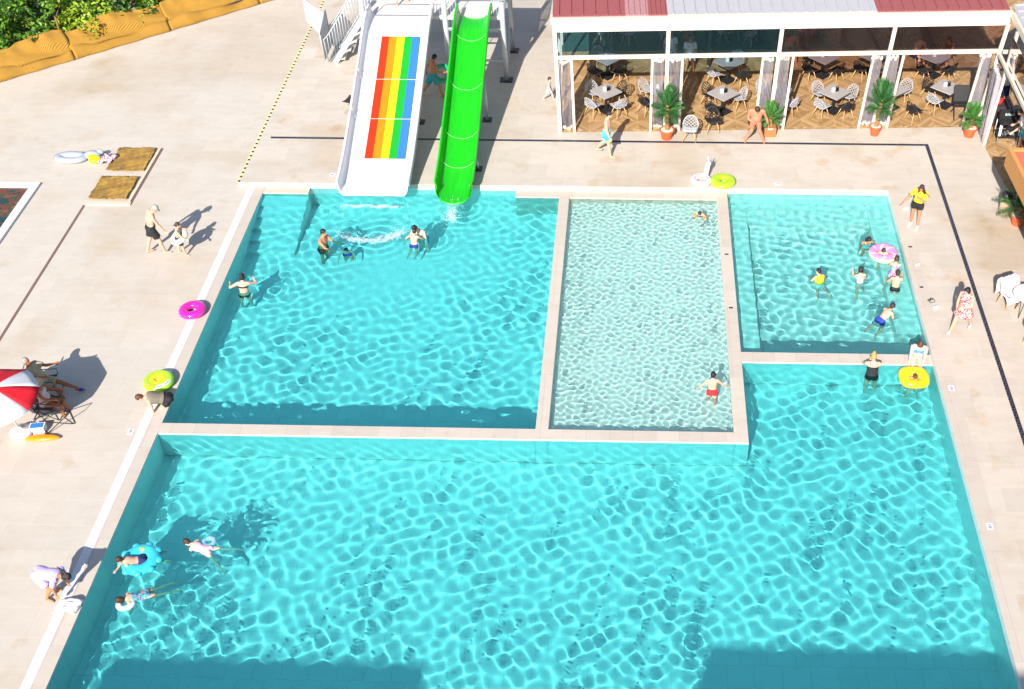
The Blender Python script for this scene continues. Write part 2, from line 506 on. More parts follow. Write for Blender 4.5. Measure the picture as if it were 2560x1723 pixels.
SKIN = {}
def skin(name, c):
    m = mk('skin_' + name, c, .5, .10, 9, spec=.35)
    b = m.node_tree.nodes['Principled BSDF']
    b.inputs['Subsurface Weight'].default_value = 0.0
    SKIN[name] = m
skin('fair', (.66, .37, .26)); skin('tan', (.50, .22, .11)); skin('red', (.46, .205, .125)); skin('brown', (.33, .13, .055)); skin('pale', (.72, .46, .36))
EYE = mk('eye_dark', (.02, .012, .01), .3, .1, 10)
LIP = mk('lip', (.42, .12, .10), .5, .1, 10)
HAIR = {'black': mk('black_hair', (.012, .009, .010), .4, .4, 30, bump=.5, bscale=120), 'brown': mk('brown_hair', (.05, .022, .012), .45, .4, 30, bump=.5, bscale=120),
        'blond': mk('blond_hair', (.46, .26, .09), .5, .35, 30, bump=.5, bscale=120), 'auburn': mk('auburn_hair', (.10, .035, .018), .45, .4, 30, bump=.5, bscale=120),
        'grey': mk('grey_hair', (.30, .28, .26), .6, .3, 30, bump=.5, bscale=120)}
CL = {}
def cloth(name, c, pattern=None, rough=.8):
    m = mk('cloth_' + name, c, rough, .14, 12, bump=.25, bscale=30)
    if pattern:
        n, l, b = nodes_of(m); tc = n.new('ShaderNodeTexCoord')
        v = n.new('ShaderNodeTexVoronoi'); v.inputs['Scale'].default_value = pattern[0]
        l.new(tc.outputs['Object'], v.inputs['Vector'])
        sp = n.new('ShaderNodeSeparateColor'); l.new(v.outputs['Color'], sp.inputs[0])
        stops = [(i / max(1, len(pattern[1])), col) for i, col in enumerate(pattern[1])]
        r = n.new('ShaderNodeValToRGB'); r.color_ramp.interpolation = 'CONSTANT'
        while len(r.color_ramp.elements) < len(stops): r.color_ramp.elements.new(.5)
        for e, (p, col) in zip(r.color_ramp.elements, stops): e.position = p; e.color = (*col, 1)
        l.new(sp.outputs[0], r.inputs[0]); l.new(r.outputs[0], b.inputs['Base Color'])
    CL[name] = m
cloth('black', (.014, .014, .018)); cloth('navy', (.015, .03, .12)); cloth('blue', (.02, .05, .42)); cloth('teal', (.03, .35, .38)); cloth('paleblue', (.45, .66, .72))
cloth('red', (.62, .02, .03)); cloth('yellow', (.85, .58, .02)); cloth('lilac', (.52, .42, .74)); cloth('white', (.78, .78, .80)); cloth('khaki', (.40, .34, .22)); cloth('greyolive', (.20, .17, .13))
cloth('orange', (.85, .22, .02)); cloth('skyblue', (.05, .25, .62)); cloth('pinkpale', (.62, .50, .50)); cloth('green', (.03, .36, .26)); cloth('straw', (.66, .44, .26)); cloth('greycap', (.38, .36, .32)); cloth('purpledark', (.07, .015, .05))
cloth('trunks', (.1, .6, .6), (7, [(.02, .45, .60), (.05, .62, .55), (.45, .75, .06), (.10, .58, .62)]))
cloth('floral', (.7, .1, .1), (34, [(.62, .05, .09), (.78, .55, .50), (.68, .09, .11), (.75, .40, .36)]))
cloth('multi', (.3, .3, .6), (22, [(.6, .1, .2), (.12, .3, .6), (.7, .2, .5), (.2, .5, .6)]))
cloth('bluepattern', (.1, .3, .6), (26, [(.05, .30, .48), (.10, .42, .50), (.04, .10, .22), (.40, .18, .12)]))
cloth('pinkblue', (.5, .3, .5), (20, [(.70, .45, .55), (.75, .66, .70), (.62, .35, .5)]))

def prim_limb(mb, pts, rs, n=10):
    """tapering limb with rounded ends through pts"""
    P = [Vector(p) for p in pts]; r = list(rs)
    d0 = (P[0] - P[1]).normalized(); d1 = (P[-1] - P[-2]).normalized()
    pp = [P[0] + d0 * r[0] * .9, P[0] + d0 * r[0] * .55] + P + [P[-1] + d1 * r[-1] * .55, P[-1] + d1 * r[-1] * .9]
    rr = [r[0] * .35, r[0] * .82] + r + [r[-1] * .82, r[-1] * .35]
    mb.tube(pp, rr, n)

def person(label, x, y, z, yaw, h=1.75, skn='tan', hair=('short', 'brown'), wear=(), pose=None, fat=1.0, female=False, anchor='feet', group=None, name='person'):
    pose = pose or {}
    s = h / 1.75
    hs = 1 + max(0, 1.72 - h) * .42              # children: bigger heads
    t = thing(name, label, 'person', (x, y, z), -R_(yaw), group)
    I3 = Matrix.Identity(3)
    RX = lambda a: Matrix.Rotation(R_(a), 3, 'X')
    RY = lambda a: Matrix.Rotation(R_(a), 3, 'Y')
    RZ = lambda a: Matrix.Rotation(R_(a), 3, 'Z')
    lean, side, twist = pose.get('lean', 0), pose.get('side', 0), pose.get('twist', 0)
    tilt = RX(pose.get('tilt', 0)) @ RY(pose.get('roll', 0))
    PB = tilt @ RY(side * .4) @ RX(-lean * pose.get('pelvis', .45))
    TB = tilt @ RY(side) @ RX(-lean) @ RZ(-twist)
    O = Vector((0, 0, 0))
    fm = 1 if female else 0
    bw = 1.0 / (s ** .12)
    # torso rings: (height, rx, ry, y shift, basis weight 0 pelvis .. 1 chest)
    hipx = (.172 if fm else .160) * (1 + (fat - 1) * .7); wst = (.128 if fm else .142) * fat; cst = (.155 if fm else .170) * (1 + (fat - 1) * .5)
    rings = [(-.085, .085, .070, 0, 0), (-.04, hipx * .92, .105 * fat, -.012, 0), (.03, hipx, .115 * fat, -.012, 0), (.11, hipx * .5 + wst * .52, .105 * fat, 0, .25), (.20, wst, .098 * fat, .008 * fat, .55),
             (.30, wst * .4 + cst * .6, .108 * (1 + (fat - 1) * .6), .006, .85), (.39, cst, .112, .0, 1), (.465, cst * 1.02, .092, -.008, 1), (.52, cst * .68, .070, -.010, 1), (.56, .058, .058, -.006, 1)]
    def spine(hh, w):
        """position and basis on the bending spine"""
        Mx = Matrix([[PB[i][j] * (1 - w) + TB[i][j] * w for j in range(3)] for i in range(3)])
        c0 = Mx.col[0].normalized(); c2 = (Mx.col[2] - c0 * c0.dot(Mx.col[2])).normalized(); c1 = c2.cross(c0)
        return Matrix((c0, c1, c2)).transposed()
    pos = {}
    cur = Vector((0, 0, 0)); last = 0.0; path = []
    for (hh, rx, ry, ys, w) in rings:
        B = spine(hh, w)
        if hh <= 0.03: c = B @ Vector((0, 0, hh))
        else:
            c = cur + B @ Vector((0, 0, hh - last))
        cur, last = c, hh
        path.append((c, B, rx, ry, ys))
    def torso(mb, i0, i1, off, ext0=None):
        rr = []
        mb.seg = 16
        for k in range(i0, i1 + 1):
            c, B, rx, ry, ys = path[k]
            rr.append((s * (c + B @ Vector((0, ys, 0))), B.col[0] * (rx * bw + off) * s, B.col[1] * (ry * bw + off) * s))
        c0, a0, b0 = rr[0]; c1, a1, b1 = rr[-1]
        rr = [(c0 - path[i0][1].col[2] * .012 * s, a0 * .7, b0 * .7)] + rr + [(c1 + path[i1][1].col[2] * .012 * s, a1 * .7, b1 * .7)]
        mb.loft(rr); del mb.seg
    chest = path[7]
    # legs
    J = {}
    for sd, key in ((-1, 'legL'), (1, 'legR')):
        pt, out, kn = pose.get(key, (0, 4, 0))
        L = tilt @ RY(-sd * out)
        hipj = PB @ Vector((sd * .09 * (1.05 if fm else 1), 0, -.02))
        d1 = L @ RX(pt) @ Vector((0, 0, -1)); d2 = L @ RX(pt - kn) @ Vector((0, 0, -1))
        knee = hipj + d1 * .43; ank = knee + d2 * .41
        if anchor == 'feet' or pose.get('flat'):
            fd = RZ(-sd * 8) @ Vector((0, 1, 0)); up = Vector((0, 0, 1)); heel = ank - Vector((0, 0, .05))
        else:
            fd = (L @ RX(pt - kn + pose.get('point', -50)) @ Vector((0, 1, 0))); heel = ank
        J[key] = (hipj, knee, ank, fd)
    # arms
    for sd, key in ((-1, 'armL'), (1, 'armR')):
        v = pose.get(key, (4, 8, 8)); pt, out, el = v[:3]; tw = v[3] if len(v) > 3 else 0
        sh = chest[0] + chest[1] @ Vector((sd * (.178 if fm else .192) * (1 + (fat - 1) * .25), -.008, .0))
        A = TB @ RY(-sd * out)
        d1 = A @ RX(pt) @ Vector((0, 0, -1)); d2 = A @ RX(pt) @ RZ(sd * tw) @ RX(el) @ Vector((0, 0, -1))
        elb = sh + d1 * .285; wr = elb + d2 * .25
        J[key] = (sh, elb, wr, d2)
    # head
    hp, hy = pose.get('head', (0, 0))
    nb = path[-1]
    HB = TB @ RZ(-hy) @ RX(-hp)
    hc = nb[0] + HB @ Vector((0, .018, .135 * (.55 + .45 * hs)))
    # drop: put the lowest foot on z = 0 for standing figures
    if anchor == 'feet':
        low = min(J['legL'][2].z, J['legR'][2].z) - .085
        off = Vector((0, 0, -low))
    else:
        off = O
    S = lambda p: (Vector(p) + off) * s
    path = [(c + off, B, rx, ry, ys) for (c, B, rx, ry, ys) in path]
    # ---- the body: one continuous surface
    mb = MB()
    torso(mb, 0, 9, 0)
    if fat > 1.12:
        c, B = path[4][0], path[4][1]
        mb.ell(s * (c + B @ Vector((0, .05 * fat, -.03))), .125 * fat * s, .10 * fat * s, .13 * fat * s, B)
    if fm:
        c, B = path[6][0], path[6][1]
        for sd in (-1, 1): mb.ell(s * (c + B @ Vector((sd * .072, .085, -.005))), .062 * s * fat, .058 * s * fat, .06 * s, B)
    c, B = path[1][0], path[1][1]
    for sd in (-1, 1): mb.ell(s * (c + B @ Vector((sd * .075, -.055, .0))), .085 * s * fat, .075 * s * fat, .10 * s, B)   # seat
    lf = (.5 + .5 * fat) * bw
    for key, sd in (('legL', -1), ('legR', 1)):
        hipj, knee, ank, fd = J[key]
        th = [hipj, hipj.lerp(knee, .35), hipj.lerp(knee, .75), knee]
        prim_limb(mb, [S(p) for p in th], [.088 * s * lf * (1.06 if fm else 1), .084 * s * lf, .064 * s * lf, .056 * s * lf])
        bk = -fd * .018
        prim_limb(mb, [S(knee), S(knee.lerp(ank, .33) + bk), S(knee.lerp(ank, .7) + bk * .4), S(ank)], [.055 * s * lf, .058 * s * lf, .042 * s * lf, .036 * s * lf])
        if anchor == 'feet' or pose.get('flat'):
            a = S(ank - Vector((0, 0, .045)) - fd * .035); b2 = S(ank - Vector((0, 0, .055)) + fd * .09); c2 = S(ank - Vector((0, 0, .062)) + fd * .165)
        else:
            a = S(ank - fd * .03); b2 = S(ank + fd * .09); c2 = S(ank + fd * .165)
        prim_limb(mb, [a, b2, c2], [.036 * s, .036 * s, .026 * s], 8)
    for key, sd in (('armL', -1), ('armR', 1)):
        sh, elb, wr, d2 = J[key]
        inn = chest[1] @ Vector((-sd * .05, 0, .02))
        prim_limb(mb, [S(sh + inn), S(sh), S(sh.lerp(elb, .4)), S(elb)], [.056 * s, .058 * s * lf, .048 * s * lf, .040 * s * lf])
        prim_limb(mb, [S(elb), S(elb.lerp(wr, .3)), S(wr)], [.040 * s * lf, .041 * s * lf, .028 * s])
        # hand: palm, four fingers of unequal length, thumb off the side of the palm
        dd = (d2).normalized()
        sx_ = dd.cross((TB @ Vector((sd, .3, 0)))).normalized()          # across the knuckles
        nz = sx_.cross(dd).normalized()
        curl = pose.get('curl', 20)
        pm = wr + dd * .09
        mb.seg = 10
        mb.loft([(S(wr), sx_ * .024 * s, nz * .020 * s), (S(wr + dd * .03), sx_ * .036 * s, nz * .018 * s), (S(wr + dd * .08), sx_ * .042 * s, nz * .016 * s), (S(pm), sx_ * .036 * s, nz * .012 * s)])
        del mb.seg
        for fi, (ox, ln) in enumerate(((-.033, .064), (-.011, .076), (.011, .072), (.033, .056))):
            a = pm + sx_ * ox - dd * .012
            Mc = Matrix.Rotation(R_(curl), 3, sx_)
            dA = Mc @ (dd + sx_ * ox * 2.2).normalized(); dB = Mc @ Mc @ dd
            kq = a + dA * ln * .6
            mb.tube([S(a), S(kq), S(kq + dB * ln * .55)], [.0105 * s, .0095 * s, .007 * s], 6)
        ta = wr + dd * .03 - sx_ * .03; tdir = (dd * .75 - sx_ * .66).normalized()
        mb.tube([S(ta), S(ta + tdir * .038), S(ta + tdir * .05 + (dd) * .028)], [.014 * s, .012 * s, .009 * s], 6)
    # neck and head
    k = s * hs
    prim_limb(mb, [S(nb[0] - nb[1].col[2] * .04), S(nb[0] + HB @ Vector((0, .008, .05)))], [.056 * s, .050 * s])
    H = lambda p: S(hc) + (HB @ Vector(p)) * k
    mb.ell(H((0, -.008, .018)), .074 * k, .094 * k, .098 * k, HB)
    mb.ell(H((0, .028, -.05)), .056 * k, .062 * k, .066 * k, HB)
    mb.ell(H((0, .098, -.022)), .013 * k, .020 * k, .022 * k, HB, 8, 6)      # nose
    for sd in (-1, 1): mb.ell(H((sd * .076, -.005, -.015)), .010 * k, .019 * k, .030 * k, HB, 8, 6)   # ears
    eyes = [H((sd * .030, .082, .004)) for sd in (-1, 1)]; mouth = H((0, .090, -.062))
    body = mb.build('body', SKIN[skn], t, True)
    body.data.materials.append(EYE); body.data.materials.append(LIP)
    def paint(me, eyes=eyes, mouth=mouth, k=k, ax=HB.col[0]):
        for p in me.polygons:
            c = p.center
            if (c - eyes[0]).length < .015 * k or (c - eyes[1]).length < .015 * k: p.material_index = 1
            else:
                d = c - mouth
                if d.length < .03 * k and abs(d.dot(HB.col[2])) < .011 * k: p.material_index = 2
    remesh(body, max(.0085, .0115 * s), 3, paint)
    # ---- hair
    hk, hcol = hair
    if hk != 'none':
        hb = MB()
        hb.ell(H((0, -.020, .034)), .083 * k, .098 * k, .096 * k, HB)
        if hk in ('short', 'wet'): hb.ell(H((0, -.045, -.012)), .074 * k, .066 * k, .078 * k, HB)
        if hk in ('long', 'bob', 'pony', 'bun', 'longside'):
            hb.ell(H((0, -.045, -.02)), .080 * k, .066 * k, .09 * k, HB)
            for sd in (-1, 1): hb.ell(H((sd * .062, -.01, -.02)), .026 * k, .06 * k, .07 * k, HB)
        up = HB.inverted() @ Vector((0, 0, 1))
        def fall(p, d, L, r0, r1):
            p = Vector(p); d = Vector(d); pts = [p + d * L * q - Vector((0, 0, 1)) * 0 for q in (0, .3, .65, 1)]
            hb.tube([H(q) for q in pts], [r0 * k, (r0 * .95) * k, (r0 * .6 + r1 * .4) * k, r1 * k], 8)
        if hk == 'long':
            fall((0, -.06, -.02), (0, -.25, -1), .30, .075, .03); fall((-.05, -.03, -.03), (-.15, .1, -1), .30, .04, .012); fall((.05, -.03, -.03), (.15, .1, -1), .30, .04, .012)
        if hk == 'longside':
            fall((-.04, .0, -.03), (-.55, .35, -1), .34, .055, .015); fall((-.06, .02, -.05), (-.95, .35, -.75), .30, .022, .005); fall((.05, .02, -.03), (.12, .35, -1), .32, .035, .012); fall((0, -.05, -.02), (0, -.2, -1), .28, .07, .03)
        if hk == 'pony':
            fall((0, -.10, .04), (0, -.75, -.65), .26, .034, .012)
        if hk == 'bun':
            hb.ell(H((.0, -.09, .10)), .042 * k, .042 * k, .042 * k, HB)
        ho = hb.build('hair', HAIR[hcol], t, True); remesh(ho, .013 * s, 2)
    # ---- clothes
    for w in wear:
        kind, cname = w[0], w[1]
        col = CL[cname]; cb = MB(); vox = .014 * s; nm = kind
        if kind in ('shorts', 'briefs', 'swimsuit', 'trunks'):
            o_ = .022 if kind in ('shorts', 'trunks') else .010
            torso(cb, 0, 3 if kind != 'briefs' else 2, o_)
            if fat > 1.12 and kind == 'swimsuit': pass
            c, B = path[1][0], path[1][1]
            for sd in (-1, 1): cb.ell(s * (c + B @ Vector((sd * .075, -.055, .0))), (.085 * fat + o_) * s, (.075 * fat + o_) * s, (.10 + o_) * s, B)
            f1 = {'shorts': .72, 'trunks': .40, 'briefs': .08, 'swimsuit': .08}[kind]
            for key in ('legL', 'legR'):
                hipj, knee, ank, fd = J[key]
                cb.tube([S(hipj), S(hipj.lerp(knee, f1 * .5)), S(hipj.lerp(knee, f1))], [(.09 * lf + o_) * s, (.09 * lf + o_) * s, (.078 * lf + o_ + (.012 if kind == 'shorts' else 0)) * s], 12)
            if kind == 'swimsuit':
                torso(cb, 3, 6, .010)
                if fat > 1.12:
                    c, B = path[4][0], path[4][1]; cb.ell(s * (c + B @ Vector((0, .05 * fat, -.03))), (.125 * fat + .01) * s, (.10 * fat + .01) * s, (.13 * fat + .01) * s, B)
                c, B = path[6][0], path[6][1]
                if fm:
                    for sd in (-1, 1): cb.ell(s * (c + B @ Vector((sd * .072, .085, -.005))), (.062 * fat + .01) * s, (.058 * fat + .01) * s, .068 * s, B)
                for sd in (-1, 1):
                    cb.tube([s * (path[6][0] + B @ Vector((sd * .09, .1, 0))), s * (path[8][0] + B @ Vector((sd * .095, .02, .012))), s * (path[7][0] + B @ Vector((sd * .09, -.095, 0)))], .016 * s, 6)
        elif kind == 'bikini_top':
            c, B = path[6][0], path[6][1]
            cb.seg = 16
            ctr = s * (c + B @ Vector((0, 0, -.01)))
            for dz0, dz1 in ((-.035, .028),):
                cb.loft([(ctr + B.col[2] * dz0 * s, B.col[0] * (path[6][2] * bw + .010) * s, B.col[1] * (path[6][3] * bw + .010) * s), (ctr + B.col[2] * dz1 * s, B.col[0] * (path[6][2] * bw + .010) * s, B.col[1] * (path[6][3] * bw + .010) * s)])
            del cb.seg
            if fm:
                for sd in (-1, 1): cb.ell(s * (c + B @ Vector((sd * .072, .085, -.005))), (.062 * fat + .008) * s, (.058 * fat + .008) * s, .058 * s, B)
            for sd in (-1, 1): cb.tube([s * (c + B @ Vector((sd * .08, .12, .03))), s * (path[8][0] + B @ Vector((sd * .08, .03, .02)))], .010 * s, 6)
        elif kind in ('shirt', 'vest', 'dress'):
            o_ = .020 if kind != 'vest' else .045
            torso(cb, 1 if kind == 'shirt' else 3, 8, o_)
            if kind == 'vest': pass
            if fat > 1.12:
                c, B = path[4][0], path[4][1]; cb.ell(s * (c + B @ Vector((0, .05 * fat, -.03))), (.125 * fat + .018) * s, (.10 * fat + .018) * s, (.13 * fat + .02) * s, B)
            c, B = path[6][0], path[6][1]
            if fm and kind != 'vest':
                for sd in (-1, 1): cb.ell(s * (c + B @ Vector((sd * .072, .085, -.005))), (.062 * fat + .016) * s, (.058 * fat + .016) * s, .074 * s, B)
            if kind == 'shirt':
                for key in ('armL', 'armR'):
                    sh, elb, wr, d2 = J[key]
                    cb.tube([S(sh + (chest[1] @ Vector((.06 if key == 'armL' else -.06, 0, .02)))), S(sh), S(sh.lerp(elb, .35)), S(sh.lerp(elb, .7))], [.07 * s, .078 * s, .072 * s, .072 * s], 10)
            if kind == 'dress':
                lg = (J['legL'][1] + J['legR'][1]) * .5; wc, wB = path[3][0], path[3][1]
                hipc = path[1][0]; end = S(lg) * 0.55 + hipc * s * .45
                cb.seg = 18
                cb.loft([(wc * s, wB.col[0] * (path[3][2] * bw + .02) * s, wB.col[1] * (path[3][3] * bw + .02) * s), (hipc * s, wB.col[0] * (hipx + .06) * s, wB.col[1] * (.155 * fat + .03) * s), (end, Vector((1, 0, 0)) * (hipx + .11) * s, Vector((0, 1, 0)) * (.20 * fat + .03) * s)])
                del cb.seg
        elif kind == 'shoes':
            for key in ('legL', 'legR'):
                hipj, knee, ank, fd = J[key]
                if anchor == 'feet' or pose.get('flat'):
                    a = S(ank - Vector((0, 0, .04)) - fd * .04); b2 = S(ank - Vector((0, 0, .048)) + fd * .09); c2 = S(ank - Vector((0, 0, .055)) + fd * .17)
                else:
                    a = S(ank - fd * .03); b2 = S(ank + fd * .09); c2 = S(ank + fd * .17)
                prim_limb(cb, [a, b2, c2], [.05 * s, .05 * s, .038 * s], 8)
                cb.tube([S(ank - Vector((0, 0, .04))), S(ank + (knee - ank) * .08)], [.05 * s, .046 * s], 8)
        elif kind == 'slippers':
            for key in ('legL', 'legR'):
                hipj, knee, ank, fd = J[key]
                q = ank - Vector((0, 0, .055)) if (anchor == 'feet' or pose.get('flat')) else ank
                prim_limb(cb, [S(q + fd * .05), S(q + fd * .11)], [.047 * s, .044 * s], 8)
        elif kind == 'cap':
            cb.ell(H((0, -.012, .045)), .086 * k, .103 * k, .090 * k, HB)
            cb.ell(H((0, .10, .035)), .062 * k, .07 * k, .014 * k, HB)
        elif kind == 'sun_hat':
            cb.ell(H((0, -.010, .06)), .092 * k, .105 * k, .085 * k, HB)
            cb.ell(H((0, -.005, .035)), .20 * k, .21 * k, .014 * k, HB, 20, 7)
        elif kind == 'goggles':
            cb.torus(H((0, -.008, .012)), .084 * k, .011 * k, .014 * k, HB, 20, 6, 1.0, 1.16); vox = .010 * s
        elif kind == 'armbands':
            for key in ('armL', 'armR'):
                sh, elb, wr, d2 = J[key]
                d = (elb - sh).normalized(); q = d.to_track_quat('Z', 'Y').to_matrix()
                cb.torus(S(sh.lerp(elb, .55)), .068 * s, .058 * s, .085 * s, q, 18, 8)
        o = cb.build(nm, col, t, True)
        if len(w) > 2: o['label'] = w[2]
        remesh(o, vox, 2)
    t['_body'] = 1
    del t['_body']
    for ch in t.children:
        if z < .02 and anchor != 'feet' or pose.get('wet'): receivers.append(ch)
    return t
# ================================================================ water slides
def slide_profile(y):
    """height of the top edge along y"""
    P = [(31.9, .62), (32.4, .64), (33.1, .76), (33.9, .97), (35.15, 1.42), (37.6, 2.38), (39.0, 3.0), (39.5, 3.14), (40.5, 3.16)]
    for (a, za), (b, zb) in zip(P, P[1:]):
        if y <= b: return za + (zb - za) * (y - a) / (b - a)
    return P[-1][1]
def smooth_profile(y):
    return sum(slide_profile(min(40.4, max(31.95, y + d))) for d in (-.45, -.3, -.15, 0, .15, .3, .45)) / 7

def chute(mb, cx, hw, y0, y1, section, drop=0.0, n=48, skew=0.0, endround=0.0, thick=.05):
    """open channel: section(s) for s in -1..1 gives (x offset fraction, height below the edge)"""
    m = len(section); rows = []
    for i in range(n + 1):
        y = y0 + (y1 - y0) * i / n
        z = smooth_profile(y) + drop
        x = cx + skew * (y - y0)
        rows.append([(x + sx_ * hw, y, z - dz) for sx_, dz in section])
    if endround:   # rounded lip: pull the first rows' corners back
        for i in range(n + 1):
            y = y0 + (y1 - y0) * i / n
            for k, (sx_, dz) in enumerate(section):
                yy = max(y, y0 + endround * (1 - math.sqrt(max(0, 1 - min(1, abs(sx_)) ** 2.6))))
                rows[i][k] = (rows[i][k][0], yy, rows[i][k][2])
    V = [p for r in rows for p in r]; F = []
    for i in range(n):
        for k in range(m - 1):
            a = i * m + k
            F.append((a, a + m, a + m + 1, a + 1))
    mb.add(V, F)
    return rows

def channel_section(wall, flat, lip=.07, k=5):
    """wide flat bottom, curved sides, rolled outer lips"""
    L = []
    pts = [(-1.0, wall * .55), (-1.0, .03), (-.985, 0), (-.95, 0)]
    for i in range(k + 1):
        a = math.pi / 2 * i / k
        pts.append((-.93 + (.93 - flat) * (1 - math.cos(a)), .02 + (wall - .02) * math.sin(a)))
    return pts + [(-x, z) for x, z in pts[::-1]]

def solid(o, t):
    m = o.modifiers.new('thick', 'SOLIDIFY'); m.thickness = t; m.offset = 1
    return o

gel = mk('white_gelcoat', (.68, .69, .72), .22, .02, 2, coat=.3)
ggreen = mk('green_gelcoat', srgb(24, 185, 18), .22, .10, 1.2, coat=.4)
t = thing('water_slide', 'wide white water slide with a rainbow striped run', 'water slide', (-8.6, 33.5, .15))
ti = t.matrix_world.copy(); OFF = Vector((8.6, -33.5, -.15))
sec = channel_section(.46, .80)
g = MB(); chute(g, -8.57, 1.20, 32.28, 40.2, sec, 0, 60, 0, .12); g.v = [tuple(Vector(v) + OFF) for v in g.v]
o = g.build('channel', gel, t, True); solid(o, .05)
STR = [('red', (.62, .030, .004)), ('orange', (.70, .20, .004)), ('yellow', (.72, .56, .008)), ('green', (.010, .33, .025)), ('blue', (.035, .16, .58))]
for k, (nm, c) in enumerate(STR):
    g = MB(); rows = []
    for i in range(41):
        y = 33.9 + (38.85 - 33.9) * i / 40; z = smooth_profile(y) - .46 + .058
        for q in (0, 1):
            rows.append(Vector((-8.42 + (-2.5 + k + q) * .272, y, z)) + OFF)
    g.add(rows, [(2 * i, 2 * i + 1, 2 * i + 3, 2 * i + 2) for i in range(40)])
    o = g.build('stripe', mk(nm + '_stripe', c, .3, .05, 2, coat=.3), t, True); o['label'] = nm + ' stripe of the rainbow'
def slide_leg(t, xs, y, off, mat=M['metal']):
    z = smooth_profile(y) - .52
    for x in xs:
        g = MB(); g.tube([Vector((x, y, .17)) + off, Vector((x, y, z)) + off], .055, 10); g.build('support', mat, t, True)
        g = MB(); g.box(x - .16 + off.x, x + .16 + off.x, y - .16 + off.y, y + .16 + off.y, .152 + off.z, .18 + off.z); g.build('foot_plate', M['darkmetal'], t)
for y in (34.2, 37.0): slide_leg(t, (-9.3, -7.72), y, OFF)
g = MB(); g.tube([Vector(p) + OFF for p in ((-9.72, 39.6, 3.1), (-9.72, 39.6, 3.62), (-9.6, 39.6, 3.72), (-7.5, 39.6, 3.72), (-7.38, 39.6, 3.62), (-7.38, 39.6, 3.1))], .022, 8); g.build('grab_bar', M['white'], t, True)
for y in (35.5, 37.1):
    g = MB()
    rr = [Vector((-8.57 + sx_ * 1.19, y + .0, smooth_profile(y) - dz + .056)) + OFF for sx_, dz in sec[4:-4]]
    g.tube(rr, .008, 5); g.build('joint', M['white'], t, True)

t = thing('water_slide', 'narrow bright green half pipe water slide with rolled rims', 'water slide', (-5.93, 33.3, .15))
OFF = Vector((5.93, -33.3, -.15))
def wet(m, c, amt):
    n, l, bb = nodes_of(m); tc = n.new('ShaderNodeTexCoord'); mp = n.new('ShaderNodeMapping'); mp.inputs['Scale'].default_value = (7, .5, 1); l.new(tc.outputs['Object'], mp.inputs[0])
    nz = n.new('ShaderNodeTexNoise'); nz.inputs['Scale'].default_value = 2.0; nz.inputs['Detail'].default_value = 6; l.new(mp.outputs[0], nz.inputs['Vector'])
    l.new(ramp(n, l, nz.outputs[0], [(.3, tuple(q * (1 - amt) for q in c)), (.62, c), (.8, tuple(min(1, q * (1 + amt) + .02) for q in c))]), bb.inputs['Base Color'])
    r = n.new('ShaderNodeMapRange'); r.inputs[3].default_value = .12; r.inputs[4].default_value = .5; l.new(nz.outputs[0], r.inputs[0]); l.new(r.outputs[0], bb.inputs['Roughness'])
    bp = n.new('ShaderNodeBump'); bp.inputs['Strength'].default_value = .2; bp.inputs['Distance'].default_value = .01; l.new(nz.outputs[0], bp.inputs['Height']); l.new(bp.outputs[0], bb.inputs['Normal'])
wet(ggreen, srgb(26, 178, 18), .14); wet(gel, (.68, .69, .72), .04)
hs_ = [(-1.0, .16), (-1.0, .02), (-.985, -.02), (-.93, -.03), (-.88, 0)]
hs_ += [(-.875, .10), (-.872, .20), (-.865, .28)]
for i in range(8):
    a = math.pi / 2 * (i + 1) / 8
    hs_.append((-.86 * (1 - (1 - math.cos(a)) * 0) * math.cos(a) if i < 7 else 0.0, .28 + .26 * math.sin(a)))
hs_ = hs_ + [(-x, z) for x, z in hs_[:-1][::-1]]
g = MB(); chute(g, -5.93, .64, 32.0, 40.2, hs_, 0, 70, 0, .55); g.v = [tuple(Vector(v) + OFF) for v in g.v]
o = g.build('channel', ggreen, t, True); solid(o, .045)
gj = mk('pale_green_joint', (.35, .85, .35), .4, .05, 3)
for y in (33.75, 34.95, 36.9, 38.9):
    g = MB(); rr = [Vector((-5.93 + sx_ * .62, y - .12 * (1 - sx_ * sx_), smooth_profile(y - .12 * (1 - sx_ * sx_)) - dz + .052)) + OFF for sx_, dz in hs_[6:-6]]
    g.tube(rr, .006, 5); g.build('joint', gj, t, True)
for y in (34.0, 37.2): slide_leg(t, (-5.35,), y, OFF)
# end wall / lip of the green slide at the water
sw = mk('foam_white', (.80, .88, .88), .5, .1, 20)

# ---------------------------------------------------------------- the tower the slides start from
t = thing('slide_tower', 'galvanised steel slide tower with platform, posts and guard rails', 'slide tower', (-7.3, 41.2, .15))
OFF = Vector((7.3, -41.2, -.15))
def T_(pts): return [Vector(p) + OFF for p in pts]
grip = mk('platform_board', (.64, .60, .54), .8, .08, 6)
g = MB(); g.box(-9.9 + 7.3, -4.95 + 7.3, 40.16 - 41.2, 42.6 - 41.2, 2.55 - .15, 2.68 - .15); g.build('platform', grip, t)
for i, (x, y, top, r) in enumerate(((-4.93, 40.12, 3.25, .095), (-4.9, 42.45, 3.25, .095), (-7.02, 40.15, 3.45, .10), (-10.02, 40.3, 3.35, .10), (-10.0, 42.5, 3.3, .095), (-7.0, 42.5, 3.4, .095))):
    g = MB(); g.tube(T_([(x, y, .18), (x, y, top)]), r, 14); o = g.build('post', M['metal'], t, True)
    g = MB(); g.box(x - .24 + 7.3, x + .24 + 7.3, y - .2 - 41.2, y + .2 - 41.2, .002, .03); g.build('foot_plate', M['darkmetal'], t)
    if i == 2:
        g = MB(); g.lathe([(.11, 0), (.11, .16), (.05, .2)], Vector((x, y, top)) + OFF, 14); g.build('post_cap', mk('red_cap', (.75, .08, .03), .5, .1, 5), t, True)
